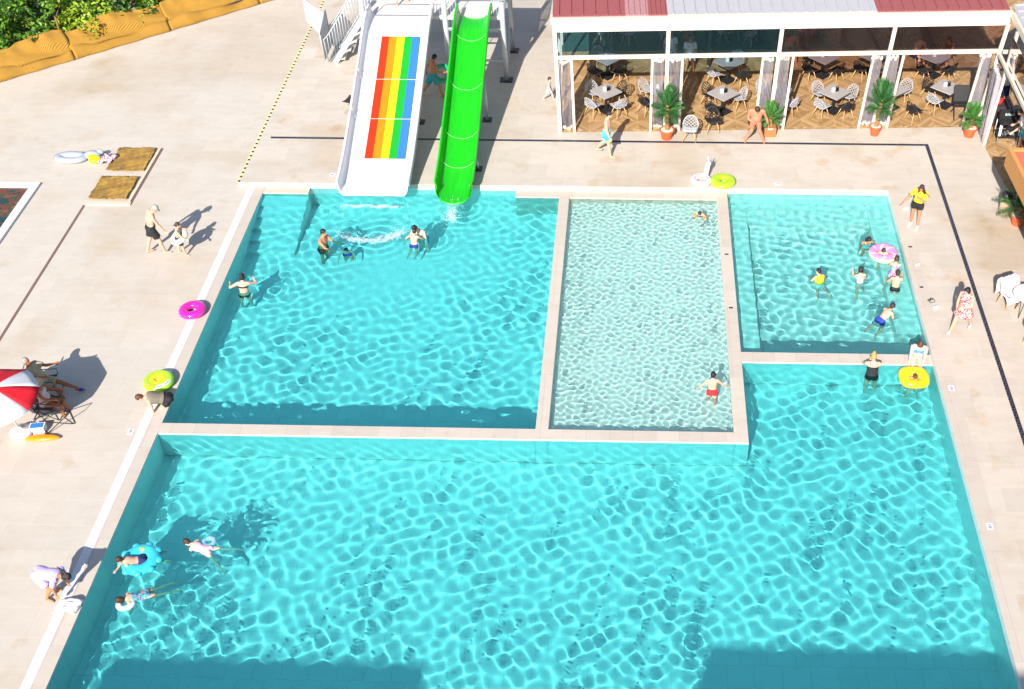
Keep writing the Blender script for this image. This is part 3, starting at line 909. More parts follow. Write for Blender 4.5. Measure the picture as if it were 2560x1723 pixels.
for a, b_ in (((-4.93, 40.12, .95), (-7.0, 40.15, .95)), ((-4.9, 42.4, 1.0), (-7.0, 42.4, 1.0)), ((-7.0, 40.15, 1.0), (-10.0, 40.3, 1.0)), ((-4.93, 40.12, .45), (-4.9, 42.4, 1.1)), ((-4.93, 40.12, 2.2), (-7.0, 40.15, 2.2))):
    g = MB(); g.tube(T_([a, b_]), .045, 8); g.build('brace', M['metal'], t, True)
def guard(a, b_, z0, z1, n, ends=True):
    """flat bar guard panel between two points"""
    a, b_ = Vector(a), Vector(b_); g = MB()
    P = lambda f, z: Vector((a.x + (b_.x - a.x) * f, a.y + (b_.y - a.y) * f, z)) + OFF
    g.tube([P(0, z0), P(0, z1 - .12), P(.05, z1), P(.95, z1), P(1, z1 - .12), P(1, z0), P(0, z0)], .02, 6)
    for i in range(1, n): g.tube([P(i / n, z0), P(i / n, z1)], .009, 5)
    return g.build('guard_rail', M['metal'], t, True)
guard((-7.3, 40.2), (-6.6, 40.2), 2.1, 3.6, 7)
guard((-5.3, 40.25), (-4.98, 40.25), 2.1, 3.6, 4)
guard((-4.93, 40.3), (-4.9, 42.4), 2.6, 3.65, 20)
guard((-9.9, 42.55), (-5.0, 42.55), 2.6, 3.6, 44)
guard((-9.98, 40.4), (-10.0, 41.2), 2.6, 3.6, 8)
g = MB(); g.tube(T_([(-7.0, 40.2, 3.55), (-4.95, 40.2, 3.55)]), .03, 8); g.build('hand_rail', M['white'], t, True)
for k in range(6):     # stairs climbing from the left
    x = -11.55 + k * .27; z = .35 + k * .36
    g = MB(); g.box(x + 7.3, x + .34 + 7.3, 41.3 - 41.2, 42.4 - 41.2, z - .04 - .15, z - .15); g.build('step', grip, t)
for yy in (41.28, 42.42):
    g = MB(); g.bar(*T_([(-11.6, yy, .2), (-9.95, yy, 2.55)]), .05, .2); g.build('stringer', M['metal'], t)
for yy in (41.26, 42.44):
    g = MB()
    g.tube(T_([(-11.85, yy, .25), (-11.9, yy, 1.15), (-11.7, yy, 1.35), (-10.1, yy, 3.55), (-9.95, yy, 3.6), (-9.95, yy, 2.6)]), .022, 6)
    for k in range(16):
        x = -11.75 + k * .11; z0 = .25 + (x + 11.75) * 1.36
        g.tube(T_([(x, yy, max(.2, z0)), (x, yy, z0 + 1.05)]), .009, 5)
    g.build('guard_rail', M['metal'], t, True)
gmesh = film_mat('wire_mesh', (.92, .93, .95), .62, .5, (.55, .6, .66), .0)
for (a, b_, c_, d_) in (((-11.95, 41.2, .35), (-11.95, 42.5, .35), (-12.0, 42.5, 1.75), (-12.0, 41.2, 1.45)), ((-12.0, 42.5, .3), (-12.9, 42.9, 1.1), (-12.95, 43.0, 2.0), (-12.05, 42.6, 1.5))):
    g = MB(); g.add(T_([a, b_, c_, d_]), [(0, 1, 2, 3)]); o = g.build('mesh_panel', gmesh, t); solid(o, .006)
    g = MB(); g.tube(T_([a, b_, c_, d_, a]), .02, 6); g.build('panel_frame', M['metal'], o, True)

# ================================================================ the restaurant pavilion
F0, F1 = Vector((-2.70, 36.42, .15)), Vector((11.92, 37.10, .15))
T0, T1 = Vector((-2.80, 36.66, 3.90)), Vector((12.36, 37.50, 3.90))
def FP(tt, z):
    """point on the glazed front: tt along it, z up"""
    q = (z - .15) / 3.75
    p = F0.lerp(F1, tt).lerp(T0.lerp(T1, tt), q); p.z = z
    return p
ax = (F1 - F0).normalized(); ay = Vector((-ax.y, ax.x, 0))
t = thing('pavilion', 'cream framed restaurant pavilion with red and grey metal roof and clear plastic front', 'pavilion', (F0.x, F0.y, .15))
OFF = -Vector((F0.x, F0.y, .15))
def Q(p): return Vector(p) + OFF
def D(p, d): return p + ay * d
cp = M['creampaint']
# roof panels, standing seams
def seam_roof(u0, u1, mat, nseam, depth=11.0):
    g = MB(); a = T0.lerp(T1, u0); b_ = T0.lerp(T1, u1)
    for p in (a, b_): p.z = 4.36
    rise = Vector((0, 0, .9))
    sh = ay * depth + ax * 0
    def slab(p0, p1, z0, z1):
        vs = [p0 + Vector((0, 0, z0)), p1 + Vector((0, 0, z0)), p1 + sh + rise + Vector((0, 0, z0)), p0 + sh + rise + Vector((0, 0, z0))]
        vs += [v + Vector((0, 0, z1 - z0)) for v in vs]
        g.add([Q(v) for v in vs], [(0, 3, 2, 1), (4, 5, 6, 7), (0, 1, 5, 4), (1, 2, 6, 5), (2, 3, 7, 6), (3, 0, 4, 7)])
    slab(a, b_, 0, .03)
    for k in range(nseam):
        c = a.lerp(b_, (k + .5) / nseam); slab(c - ax * .02, c + ax * .02, .031, .075)
    return g.build('roof_panel', mat, t)
def roof_mat(name, c, streak):
    m = mk(name, c, .55, .12, 3)
    return m
redroof = mk('red_roof', (.27, .075, .075), .55, .10, 6); redpale = mk('faded_red_roof', (.37, .19, .20), .6, .35, 16); greyroof = mk('grey_roof', (.38, .375, .40), .45, .06, 3)
for u0, u1, m_, ns, lb in ((-.003, .155, redroof, 6, 'plain red roof sheet'), (.155, .205, redpale, 4, 'faded red roof sheet'), (.205, .247, redroof, 4, 'red roof sheet'), (.247, .705, greyroof, 19, 'grey roof sheet'), (.705, .997, redroof, 12, 'red roof sheet')):
    o = seam_roof(u0, u1, m_, ns); o['label'] = lb
# fascia: gutter band + valance, with the short return at the right end
def front_slab(name, u0, u1, z0, z1, d0, d1, mat, parent=None):
    g = MB(); a, b_ = FP(u0, (z0 + z1) / 2), FP(u1, (z0 + z1) / 2)
    vs = []
    for z in (z0, z1):
        for p, d in ((a, d0), (b_, d0), (b_, d1), (a, d1)):
            q = D(p, d); q.z = z; vs.append(Q(q))
    g.add(vs, [(0, 3, 2, 1), (4, 5, 6, 7), (0, 1, 5, 4), (1, 2, 6, 5), (2, 3, 7, 6), (3, 0, 4, 7)])
    return g.build(name, mat, parent or t)
front_slab('fascia', -.008, 1.0, 4.17, 4.35, -.16, .22, cp)
front_slab('valance', -.004, .998, 3.86, 4.168, -.09, -.03, mk('cream_canvas', (.66, .60, .52), .8, .08, 4, bump=.3, bscale=6))
posts = (0.0, .25, .5, .75, 1.0)
for tt in posts:
    g = MB(); g.bar(Q(FP(tt, .15)), Q(FP(tt, 3.86)), .13, .09); g.build('post', cp, t)
for a, b_ in zip(posts, posts[1:]):
    da, db = .0045, .0045
    g = MB(); g.bar(Q(FP(a + da, 2.93)), Q(FP(b_ - db, 2.93)), .10, .12); g.build('rail', cp, t)
    g = MB(); g.bar(Q(FP(a + .034, .17)), Q(FP(a + .034, 2.87)), .085, .06); g.build('jamb', cp, t)
    g = MB(); g.bar(Q(FP(b_ - .034, .17)), Q(FP(b_ - .034, 2.87)), .085, .06); g.build('jamb', cp, t)
    f_ = front_slab('film_panel', a + da, b_ - db, 2.99, 3.858, -.004, .004, film_mat('clear_film', (.66, .80, .86), .94, .03, (.04, .06, .07), .05) if a < .01 else bpy.data.materials['clear_film'] if a < .5 else (bpy.data.materials.get('brown_film') or film_mat('brown_film', (.72, .64, .66), .93, .05, (.10, .07, .06), .1)))
for tt in posts:
    g = MB(); g.bar(Q(D(FP(tt, 3.95), .05)), Q(D(FP(tt, 3.95), 10.9)) , .12, .16); g.build('rafter', cp, t)
for dd in (4.5, 9.6):
    for tt in (.13, .38, .63, .88) if dd < 9 else (0.02, .98):
        p = D(FP(tt, .15), dd); q = p.copy(); q.z = 3.9
        g = MB(); g.bar(Q(p), Q(q), .10); g.build('inner_post', M['darkmetal'], t)
dark = mk('dark_panelling', (.045, .035, .035), .6, .2, 2)
a, b_ = FP(-.005, .15), FP(1.30, .15)
g = MB(); g.bar(Q(D(a, 11.0) + Vector((0, 0, 2.1))), Q(D(b_, 11.0) + Vector((0, 0, 2.1))), .1, 4.2); g.build('back_wall', dark, t)  # unseen wall, added dark to keep sky light out of the interior
# left end: film sheet and posts
for dd in (2.2, 4.4, 6.6):
    p = D(FP(0, .15), dd); q = p.copy(); q.z = 3.9
    g = MB(); g.bar(Q(p), Q(q), .09); g.build('post', cp, t)
for k in range(3):
    p0, p1 = D(FP(0, 2.95), .06 + 2.2 * k), D(FP(0, 2.95), 2.15 + 2.2 * k)
    g = MB(); g.bar(Q(p0), Q(p1), .09, .1); g.build('rail', cp, t)
    g = MB(); g.bar(Q((p0 + p1) / 2 - ay * .98 + Vector((0, 0, .5))), Q((p0 + p1) / 2 + ay * .98 + Vector((0, 0, .5))), .008, .8); g.build('film_panel', bpy.data.materials['clear_film'], t)

# right wing running towards the camera
t = thing('pavilion_wing', 'grey roofed side wing of the restaurant with dark open interior', 'pavilion', (12.4, 37.0, .15))
OFFW = -Vector((12.4, 37.0, .15))
def W(p): return Vector(p) + OFFW
g = MB(); g.add([W(p) for p in ((12.46, 27, 4.36), (24, 27, 5.2), (24, 48.6, 5.2), (12.46, 37.62, 4.36), (12.46, 27, 4.39), (24, 27, 5.23), (24, 48.6, 5.23), (12.46, 37.62, 4.39))], [(0, 3, 2, 1), (4, 5, 6, 7), (0, 1, 5, 4), (1, 2, 6, 5), (2, 3, 7, 6), (3, 0, 4, 7)])
for k in range(24):
    y = 27.4 + k * .45
    g.bar(W((12.5, y, 4.42)), W((23.9, y, 5.25)), .04, .04)
g.build('roof_panel', greyroof, t)
g = MB(); g.bar(W((12.42, 27, 4.24)), W((12.42, 37.35, 4.24)), .12, .22); g.build('fascia', cp, t)
for y, x in ((35.9, 11.95), (32.2, 12.2)):
    g = MB(); g.bar(W((x, y, .15)), W((12.36, y + .5, 4.12)), .09, .12); g.build('post', cp, t)
g = MB(); g.bar(W((12.17, 37.1, 2.95)), W((12.17, 28, 2.95)), .09, .11); g.build('rail', cp, t)
g = MB(); g.bar(W((12.3, 37.2, 3.0)), W((22, 37.4, 3.05)), .09, .11); g.build('rail', cp, t)
g = MB(); g.bar(W((12.24, 36.3, 3.5)), W((12.24, 28, 3.5)), .008, .95); g.build('film_panel', bpy.data.materials['brown_film'], t)
g = MB(); g.bar(W((23.5, 27, 2.3)), W((23.5, 48, 2.3)), .1, 4.3); g.build('back_wall', dark, t)
g = MB(); g.bar(W((14.6, 34.0, .65)), W((14.6, 37.6, .65)), .7, 1.0); g.build('bar_counter', dark, t)

# floors of the restaurant
pm = bpy.data.materials.new('parquet'); pm.use_nodes = True
n, l, b = nodes_of(pm); tc = n.new('ShaderNodeTexCoord')
mp = n.new('ShaderNodeMapping'); mp.inputs['Rotation'].default_value = (0, 0, -math.atan2(ax.y, ax.x)); mp.inputs['Scale'].default_value = (.86, .86, 1)
l.new(tc.outputs['Object'], mp.inputs[0]); sx = n.new('ShaderNodeSeparateXYZ'); l.new(mp.outputs[0], sx.inputs[0])
fx = mathn(n, l, 'FRACT', sx.outputs[0]); fy = mathn(n, l, 'FRACT', sx.outputs[1])
ax_ = mathn(n, l, 'ABSOLUTE', mathn(n, l, 'SUBTRACT', fx, .5)); ay_ = mathn(n, l, 'ABSOLUTE', mathn(n, l, 'SUBTRACT', fy, .5))
sm = mathn(n, l, 'ADD', ax_, ay_)
st = mathn(n, l, 'FLOOR', mathn(n, l, 'MULTIPLY', sm, 9.0))
wn = n.new('ShaderNodeTexWhiteNoise'); wn.noise_dimensions = '3D'
cb = n.new('ShaderNodeCombineXYZ'); l.new(st, cb.inputs[0])
qx = mathn(n, l, 'SIGN', mathn(n, l, 'SUBTRACT', fx, .5)); qy = mathn(n, l, 'SIGN', mathn(n, l, 'SUBTRACT', fy, .5))
qid = mathn(n, l, 'ADD', mathn(n, l, 'ADD', qx, mathn(n, l, 'MULTIPLY', qy, 3.0)), mathn(n, l, 'MULTIPLY', mathn(n, l, 'FLOOR', sx.outputs[0]), 17.0))
l.new(qid, cb.inputs[1]); l.new(mathn(n, l, 'FLOOR', sx.outputs[1]), cb.inputs[2]); l.new(cb.outputs[0], wn.inputs['Vector'])
gr = n.new('ShaderNodeTexNoise'); gr.inputs['Scale'].default_value = 14; l.new(mp.outputs[0], gr.inputs['Vector'])
v = mathn(n, l, 'ADD', mathn(n, l, 'MULTIPLY', wn.outputs[0], .75), mathn(n, l, 'MULTIPLY', gr.outputs[0], .3))
colr = ramp(n, l, v, [(.05, (.25, .145, .062)), (.45, (.37, .225, .10)), (.75, (.44, .28, .135)), (1.0, (.52, .35, .18))])
dm = mathn(n, l, 'MINIMUM', mathn(n, l, 'MINIMUM', fx, fy), mathn(n, l, 'MINIMUM', ax_, ay_))
ln = ramp(n, l, dm, [(0, (1.3, 1.3, 1.3)), (.010, (1.3, 1.3, 1.3)), (.014, (1, 1, 1))])
mu = n.new('ShaderNodeMix'); mu.data_type = 'RGBA'; mu.blend_type = 'MULTIPLY'; mu.inputs[0].default_value = 1
l.new(colr, mu.inputs[6]); l.new(ln, mu.inputs[7]); l.new(mu.outputs[2], b.inputs['Base Color']); b.inputs['Roughness'].default_value = .45
def floor_poly(name, pts, z, mat):
    g = MB(); g.add([(p[0], p[1], z) for p in pts], [tuple(range(len(pts)))]); return struct(name, g, mat)
p0, p1 = F0 - ax * .05, F1 + ax * .0
floor_poly('restaurant_floor', [p0, p1, p1 + ay * 6.0, p0 + ay * 6.0], .156, pm)
q1 = p1 + ax * 11
floor_poly('restaurant_floor', [(11.92, 37.10), (11.97, 35.7), (12.2, 32.0), (12.5, 24), (24, 24), (24, 48), tuple((p1 + ay * 11)[:2])], .157, pm)
floor_poly('green_carpet', [p0 + ay * 6.0, p0 + ax * 8.2 + ay * 6.0, p0 + ax * 8.2 + ay * 11, p0 + ay * 11], .158, mk('green_carpet', (.02, .085, .07), .95, .6, 9))
floor_poly('restaurant_floor', [p0 + ax * 8.2 + ay * 6.0, p1 + ay * 6, p1 + ay * 11, p0 + ax * 8.2 + ay * 11], .158, mk('brown_carpet', (.16, .11, .09), .9, .3, 5))

# gathered clear curtains at every post
curt = film_mat('clear_curtain', (.90, .90, .94), .56, .18, (.55, .52, .58), .25)
tie = mk('curtain_tie', (.80, .72, .58), .8, .1, 20)
def curtain(pa, pb, label, z0=.22, z1=2.84, waves=8, amp=.07):
    pa, pb = Vector(pa), Vector(pb)
    t = thing('curtain', label, 'curtain', (pa.x, pa.y, .15), 0, 'clear plastic curtains gathered at the posts')
    o_ = -Vector((pa.x, pa.y, .15)); d = pb - pa; nrm = Vector((-d.y, d.x, 0)).normalized()
    N = waves * 6; V = []; rnd = random.Random(label)
    ph = [rnd.uniform(0, 6) for _ in range(3)]
    for j in range(7):
        z = z0 + (z1 - z0) * j / 6
        for i in range(N + 1):
            f = i / N; w = math.sin(f * waves * 6.283 + ph[0] + .5 * math.sin(z * 1.3 + ph[1])) * amp * (1 + .3 * math.sin(f * 9 + ph[2]))
            p = pa + d * f + nrm * w; p.z = z; V.append(p + o_)
    F = [(j * (N + 1) + i, j * (N + 1) + i + 1, (j + 1) * (N + 1) + i + 1, (j + 1) * (N + 1) + i) for j in range(6) for i in range(N)]
    g = MB(); g.add(V, F); g.build('sheet', curt, t, True)
    for zz in (z1 - .06, z0 + .03):
        g = MB()
        for k in range(5):
            p = pa + d * ((k + .5) / 5) + nrm * rnd.uniform(-.05, .05); p.z = zz + rnd.uniform(-.05, .03)
            g.ell(p + o_, .05, .05, .075, None, 8, 6)
        g.build('hem_tie', tie, t, True)
    return t
nm = ['first', 'second', 'third', 'fourth']
for i, (a, b_) in enumerate(zip(posts, posts[1:])):
    pa, pb = D(FP(a + .006, 1.4), .10), D(FP(a + .031, 1.4), .10)
    curtain(pa, pb, 'gathered clear curtain at the left edge of the %s bay from the left' % nm[i])
    pa, pb = D(FP(b_ - .031, 1.4), .10), D(FP(b_ - .006, 1.4), .10)
    curtain(pa, pb, 'gathered clear curtain at the right edge of the %s bay from the left' % nm[i])
curtain((12.06, 36.95, .2), (11.98, 35.98, .2), 'gathered clear curtain on the side of the pavilion corner by the small red pot', z1=2.7, waves=9, amp=.10)
curtain((-2.76, 37.3, .2), (-2.72, 36.6, .2), 'clear curtain bunched round the outer left corner of the pavilion', z1=2.8, waves=6)

# ---------------------------------------------------------------- orange fronted kiosk roof at the right edge
t = thing('kiosk_canopy', 'orange fronted canopy roof jutting in at the right edge', 'canopy', (12.5, 25, .0))
OK_ = -Vector((12.5, 25, 0))
def K(p): return Vector(p) + OK_
om = mk('orange_render', (.56, .25, .075), .8, .06, 3)
g = MB(); g.add([K(p) for p in ((11.03, 30.9, 2.5), (11.55, 18, 2.5), (11.67, 18, 2.5), (11.15, 30.9, 2.5), (11.03, 30.9, 3.12), (11.55, 18, 3.12), (11.67, 18, 3.12), (11.15, 30.9, 3.12))], [(0, 3, 2, 1), (4, 5, 6, 7), (0, 1, 5, 4), (1, 2, 6, 5), (2, 3, 7, 6), (3, 0, 4, 7)]); g.build('fascia', om, t)
g = MB(); g.box(11.16 - 12.5, 20 - 12.5, 30.78 - 25, 30.9 - 25, 2.5, 3.12); g.build('fascia', om, t)
g = MB(); g.box(11.2 - 12.5, 20 - 12.5, 18 - 25, 30.77 - 25, 2.94, 3.06); g.build('roof', mk('coping_red', (.50, .14, .08), .7, .1, 3), t)
for (x, y) in ((12.6, 30.4), (12.9, 24), (13, 19), (19, 30), (19, 19)):
    g = MB(); g.box(x - .1 - 12.5, x + .1 - 12.5, y - .1 - 25, y + .1 - 25, .15, 2.94); g.build('post', M['white'], t)
# ================================================================ furniture
chairwhite = mk('chair_white', (.38, .38, .41), .5, .05, 5); chairblack = mk('chair_black', (.022, .021, .022), .5, .1, 5); chairgrey = mk('chair_grey', (.40, .42, .46), .5, .05, 5)
def shell_pt(u, v):
    """bucket seat: u across -1..1, v 0 front edge .. 1 top of the back"""
    if v < .42:
        q = v / .42; y = .22 - .40 * q; z = .44 - .03 * math.sin(q * 1.5) + .02 * (1 - q) * 0; w = .24 + .03 * q
        z += .05 * abs(u) ** 3 * (1 + q)
    else:
        q = (v - .42) / .58; y = -.18 - .07 * q + .12 * abs(u) ** 2 * (1 - .55 * q); z = .42 + .40 * q - .10 * abs(u) ** 3 * q; w = .27 - .06 * q * q
        z += .10 * abs(u) ** 3 * (1 - q)
    return Vector((u * w, y, z))
def make_chair(mat, padmat, label, group, solid_seat=True):
    t = thing('lattice_chair', label, 'chair', (0, 0, 0), 0, group)
    g = MB(); NU, NV = 8, 12
    for i in range(NU + 1):
        for j in range(NV + 1):
            if (i + j) % 2: continue
            for di, dj in ((1, 1), (-1, 1)):
                a, b_ = i + di, j + dj
                if 0 <= a <= NU and 0 <= b_ <= NV:
                    g.bar(shell_pt(i / NU * 2 - 1, j / NV), shell_pt(a / NU * 2 - 1, b_ / NV), .015)
    rim = [shell_pt(-1 + 2 * i / 8, 0) for i in range(9)] + [shell_pt(1, j / 8) for j in range(1, 9)] + [shell_pt(1 - 2 * i / 8, 1) for i in range(1, 9)] + [shell_pt(-1, 1 - j / 8) for j in range(1, 9)]
    g.tube(rim, .013, 5)
    g.build('shell', mat, t)
    g = MB(); N = 6
    V = [shell_pt(-.9 + 1.8 * i / N, .03 + .37 * j / N) + Vector((0, 0, .012)) for j in range(N + 1) for i in range(N + 1)]
    V += [p - Vector((0, 0, .022)) for p in V]; L = (N + 1) ** 2
    F = [(j * (N + 1) + i, j * (N + 1) + i + 1, (j + 1) * (N + 1) + i + 1, (j + 1) * (N + 1) + i) for j in range(N) for i in range(N)]
    F += [tuple(k + L for k in f[::-1]) for f in F]
    edge = [i for i in range(N + 1)] + [(j) * (N + 1) + N for j in range(1, N + 1)] + [N * (N + 1) + i for i in range(N - 1, -1, -1)] + [j * (N + 1) for j in range(N - 1, 0, -1)]
    F += [(edge[k], edge[(k + 1) % len(edge)], edge[(k + 1) % len(edge)] + L, edge[k] + L)[::-1] for k in range(len(edge))]
    g.add(V, F); g.build('seat', padmat, t, True)
    for sx_ in (-1, 1):
        for sy in (-1, 1):
            g = MB(); g.tube([(sx_ * .13, sy * .10 - .01, .40), (sx_ * .23, sy * .22 - .01, .005)], [.017, .011], 8); g.build('leg', M['wood'], t, True)
    g = MB(); g.bar((-.16, -.12, .33), (.16, .11, .33), .012); g.bar((.16, -.12, .33), (-.16, .11, .33), .012); g.build('stretcher', M['darkmetal'], t)
    return t
CH = {}
CG = {'white': 'white lattice chairs of the restaurant', 'black': 'black lattice chairs of the restaurant', 'grey': 'grey lattice chairs'}
def chair(kind, x, y, rz, label, z=.157):
    if kind not in CH:
        mats = {'white': (chairwhite, chairwhite), 'black': (chairblack, chairblack), 'grey': (chairgrey, mk('grey_pad', (.45, .47, .50), .7, .05, 5))}[kind]
        o = make_chair(mats[0], mats[1], label, CG[kind]); CH[kind] = o
    else:
        o = copy_tree(CH[kind])
    o.location = (x, y, z); o.rotation_euler = (0, 0, R_(rz)); o['label'] = label
    return o
ttop = mk('grey_stone_top', (.36, .34, .34), .5, .12, 12)
def make_table(label):
    t = thing('restaurant_table', label, 'table', (0, 0, 0), 0, 'square grey restaurant tables')
    g = MB(); g.box(-.41, .41, -.41, .41, .72, .755); g.build('tabletop', ttop, t)
    g = MB(); g.box(-.04, .04, -.04, .04, .03, .72); g.build('pedestal', M['blackplastic'], t)
    g = MB(); g.box(-.27, .27, -.27, .27, .002, .03); g.build('base', M['blackplastic'], t)
    return t
TB0 = []
def table(x, y, rz, label):
    if not TB0: TB0.append(make_table(label)); o = TB0[0]
    else: o = copy_tree(TB0[0])
    o.location = (x, y, .157); o.rotation_euler = (0, 0, R_(rz)); o['label'] = label
    return o
napw = mk('napkin_white', (.66, .66, .66), .5, .03, 5); glassdark = mk('dark_glass', (.015, .012, .012), .1, .2, 8)
NH = []; CS = []
def napkin(x, y, z, where):
    if not NH:
        t = thing('napkin_holder', '', 'napkin holder', group='white napkin holders on the tables')
        g = MB(); g.box(-.055, .055, -.04, .04, 0, .12); g.build('box', napw, t)
        g = MB(); g.ell((0, 0, .125), .05, .032, .025); g.build('napkin', napw, t, True); NH.append(t); o = t
    else: o = copy_tree(NH[0])
    o.location = (x, y, z); o.rotation_euler = (0, 0, R_(20)); o['label'] = 'white napkin holder on ' + where
def cruet(x, y, z, where):
    if not CS:
        t = thing('cruet_set', '', 'cruet set', group='dark cruet sets on the tables')
        g = MB(); g.box(-.07, .07, -.05, .05, 0, .015); g.build('tray', M['blackplastic'], t)
        for dx, dy in ((-.035, -.02), (.035, -.02), (0, .025)):
            g = MB(); g.lathe([(.025, .015), (.026, .11), (.012, .14), (.012, .19)], (dx, dy, 0), 10); g.build('bottle', glassdark, t, True)
        CS.append(t); o = t
    else: o = copy_tree(CS[0])
    o.location = (x, y, z); o.rotation_euler = (0, 0, R_(30)); o['label'] = 'dark cruet set on ' + where

def at(x, y, ang, r):   # ang: 0 = towards +x, degrees
    return x + r * math.cos(R_(ang)), y + r * math.sin(R_(ang))
TABLES = [
 # x, y, words, chairs: (colour, angle round the table, word)
 (-1.14, 38.02, 'the front table in the leftmost bay', [('white', 135, 'back left'), ('black', 45, 'back right'), ('white', 225, 'front left'), ('white', 315, 'front right')]),
 (-1.16, 40.52, 'the second row table in the leftmost bay', [('black', 225, 'front left'), ('black', 315, 'front right'), ('white', 120, 'back left')]),
 (0.75, 38.25, 'the curtained table by the tall left palm', [('white', 135, 'back left'), ('black', 225, 'front left'), ('white', 330, 'right')]),
 (3.03, 37.97, 'the front table behind the seated bather', [('black', 135, 'back left'), ('white', 20, 'right'), ('black', 235, 'front left')]),
 (3.34, 40.30, 'the second row table behind the seated bather', [('white', 215, 'front left'), ('black', 315, 'front right'), ('white', 60, 'back right')]),
 (5.00, 38.25, 'the curtained table by the small palm', [('white', 135, 'back left'), ('white', 225, 'front left'), ('white', 315, 'front right')]),
 (7.00, 38.14, 'the front table in the third bay', [('white', 135, 'back left'), ('white', 25, 'right'), ('white', 225, 'front left'), ('black', 305, 'front right')]),
 (6.90, 40.75, 'the second row table in the third bay', [('black', 215, 'front left'), ('black', 315, 'front right'), ('black', 135, 'back left')]),
 (8.75, 40.95, 'the second row table behind the right palm', [('black', 225, 'front left'), ('black', 60, 'back right')]),
 (9.10, 38.40, 'the table beside the right palm', [('white', 40, 'back right')]),
 (11.05, 38.60, 'the front table in the rightmost bay', [('black', 135, 'back left'), ('white', 225, 'front left')]),
 (11.06, 40.85, 'the second row table in the rightmost bay', [('black', 225, 'front left'), ('black', 315, 'front right'), ('black', 80, 'back')]),
 (-0.9, 43.6, 'the shaded back table in the leftmost bay', [('white', 215, 'front left'), ('white', 320, 'front right')]),
 (1.3, 43.8, 'the shaded back table behind the first post', [('white', 250, 'front'), ('white', 10, 'right')]),
 (3.9, 43.6, 'the shaded back table in the second bay', [('white', 200, 'left'), ('white', 315, 'front right'), ('white', 90, 'back')]),
 (7.2, 43.9, 'the shaded back table in the third bay', [('white', 200, 'left'), ('white', 325, 'front right')]),
 (10.2, 43.9, 'the shaded back table in the rightmost bay', [('white', 215, 'front left'), ('white', 315, 'front right')]),
]
for i, (x, y, w, chs) in enumerate(TABLES):
    table(x, y, 45 + (i * 7 % 9) - 4, 'square grey topped table, ' + w)
    for (c, a, wd) in chs:
        px, py = at(x, y, a, .66)
        chair(c, px, py, a + 90 + ((i * 37 + a) % 21 - 10), '%s lattice chair at the %s of %s' % (c, wd, w))
    if i not in (8, 12, 13, 15):
        napkin(x - .05, y + .02, .157 + .757, w)
    if i in (0, 3, 4, 6, 7, 10):
        cruet(x + .08, y + .06, .157 + .757, w)
chair('black', 2.62, 36.62, 190, 'black lattice chair standing alone beside the grey chair, back to the floor edge')
chair('grey', 1.82, 36.02, 172, 'grey lattice chair standing outside on the deck by the tall left palm', .152)
chair('black', 9.75, 37.45, -60, 'black lattice chair turned sideways near the right palm')
CHG = chair('black', 4.10, 36.45, 180, 'black lattice chair under the seated bather', .152)
CHL = chair('black', -10.25, 37.7, 70, 'black lattice chair half hidden behind the white slide', .152)
# round table with a towel, and chairs, right edge of the deck
t = thing('side_table', 'round pale table with thin dark legs at the right edge of the deck', 'table', (11.18, 26.75, .15))
g = MB(); g.lathe([(.44, .70), (.45, .71), (.45, .73), (.44, .74)], (0, 0, 0), 32); g.build('tabletop', mk('pale_top', (.68, .62, .60), .5, .04, 5), t, True, 40)
for k in range(4):
    a = R_(45 + 90 * k); g = MB(); g.tube([(.1 * math.cos(a), .1 * math.sin(a), .70), (.30 * math.cos(a), .30 * math.sin(a), .005)], .014, 6); g.build('leg', M['darkmetal'], t, True)
CHT = chair('black', 10.80, 27.15, 205, 'black lattice chair under the white towel at the right edge of the deck', .152)
chair('grey', 11.15, 25.55, 330, 'grey lattice chair with pale legs by the round table at the right edge', .152)
g = MB(); N = 14
V = []
for j in range(N + 1):
    for i in range(9):
        v = j / N; u = i / 8 - .5
        if v < .4: p = Vector((u * .62, -.26 - .05 * v, .30 + v * 1.35))
        elif v < .5: p = Vector((u * .62, -.27 + (v - .4) * .9, .85 + .02 * math.sin((v - .4) * 30)))
        else: p = Vector((u * .66, -.17 + (v - .5) * .95, .83 - min(.36, (v - .5) * 2.4) - max(0, v - .86) * 1.3))
        p.z += .018 * math.sin(i * 2.1 + j * .8); p.y += .02 * math.sin(i * 1.7 + j)
        V.append(p)
g.add(V, [(j * 9 + i, j * 9 + i + 1, (j + 1) * 9 + i + 1, (j + 1) * 9 + i) for j in range(N) for i in range(8)])
t = g.build('towel', mk('towel_white', (.80, .77, .82), .95, .05, 12, bump=.4, bscale=60), None, True); solid(t, .02)
t.location = (10.80, 27.15, .16); t.rotation_euler = (0, 0, R_(205)); tag(t, 'white towel draped over a chair at the right edge of the deck', 'towel')
# high chair in the rightmost bay
t = thing('folding_stand', 'black folding high stand near the rightmost curtain', 'stand', (11.45, 37.75, .157))
g = MB(); g.box(-.26, .26, -.04, .04, .55, 1.15, Matrix.Rotation(R_(-18), 4, 'X')); g.build('back_panel', M['blackplastic'], t)
g = MB(); g.box(-.26, .26, -.05, .33, .52, .56); g.build('shelf', M['blackplastic'], t)
for sx_ in (-.22, .22):
    g = MB(); g.tube([(sx_, -.25, 0.01), (sx_ * .9, .25, .66)], .02, 6); g.build('leg', M['blackplastic'], t, True)
    g = MB(); g.tube([(sx_, .35, 0.01), (sx_ * .9, -.12, .62)], .02, 6); g.build('leg', M['blackplastic'], t, True)

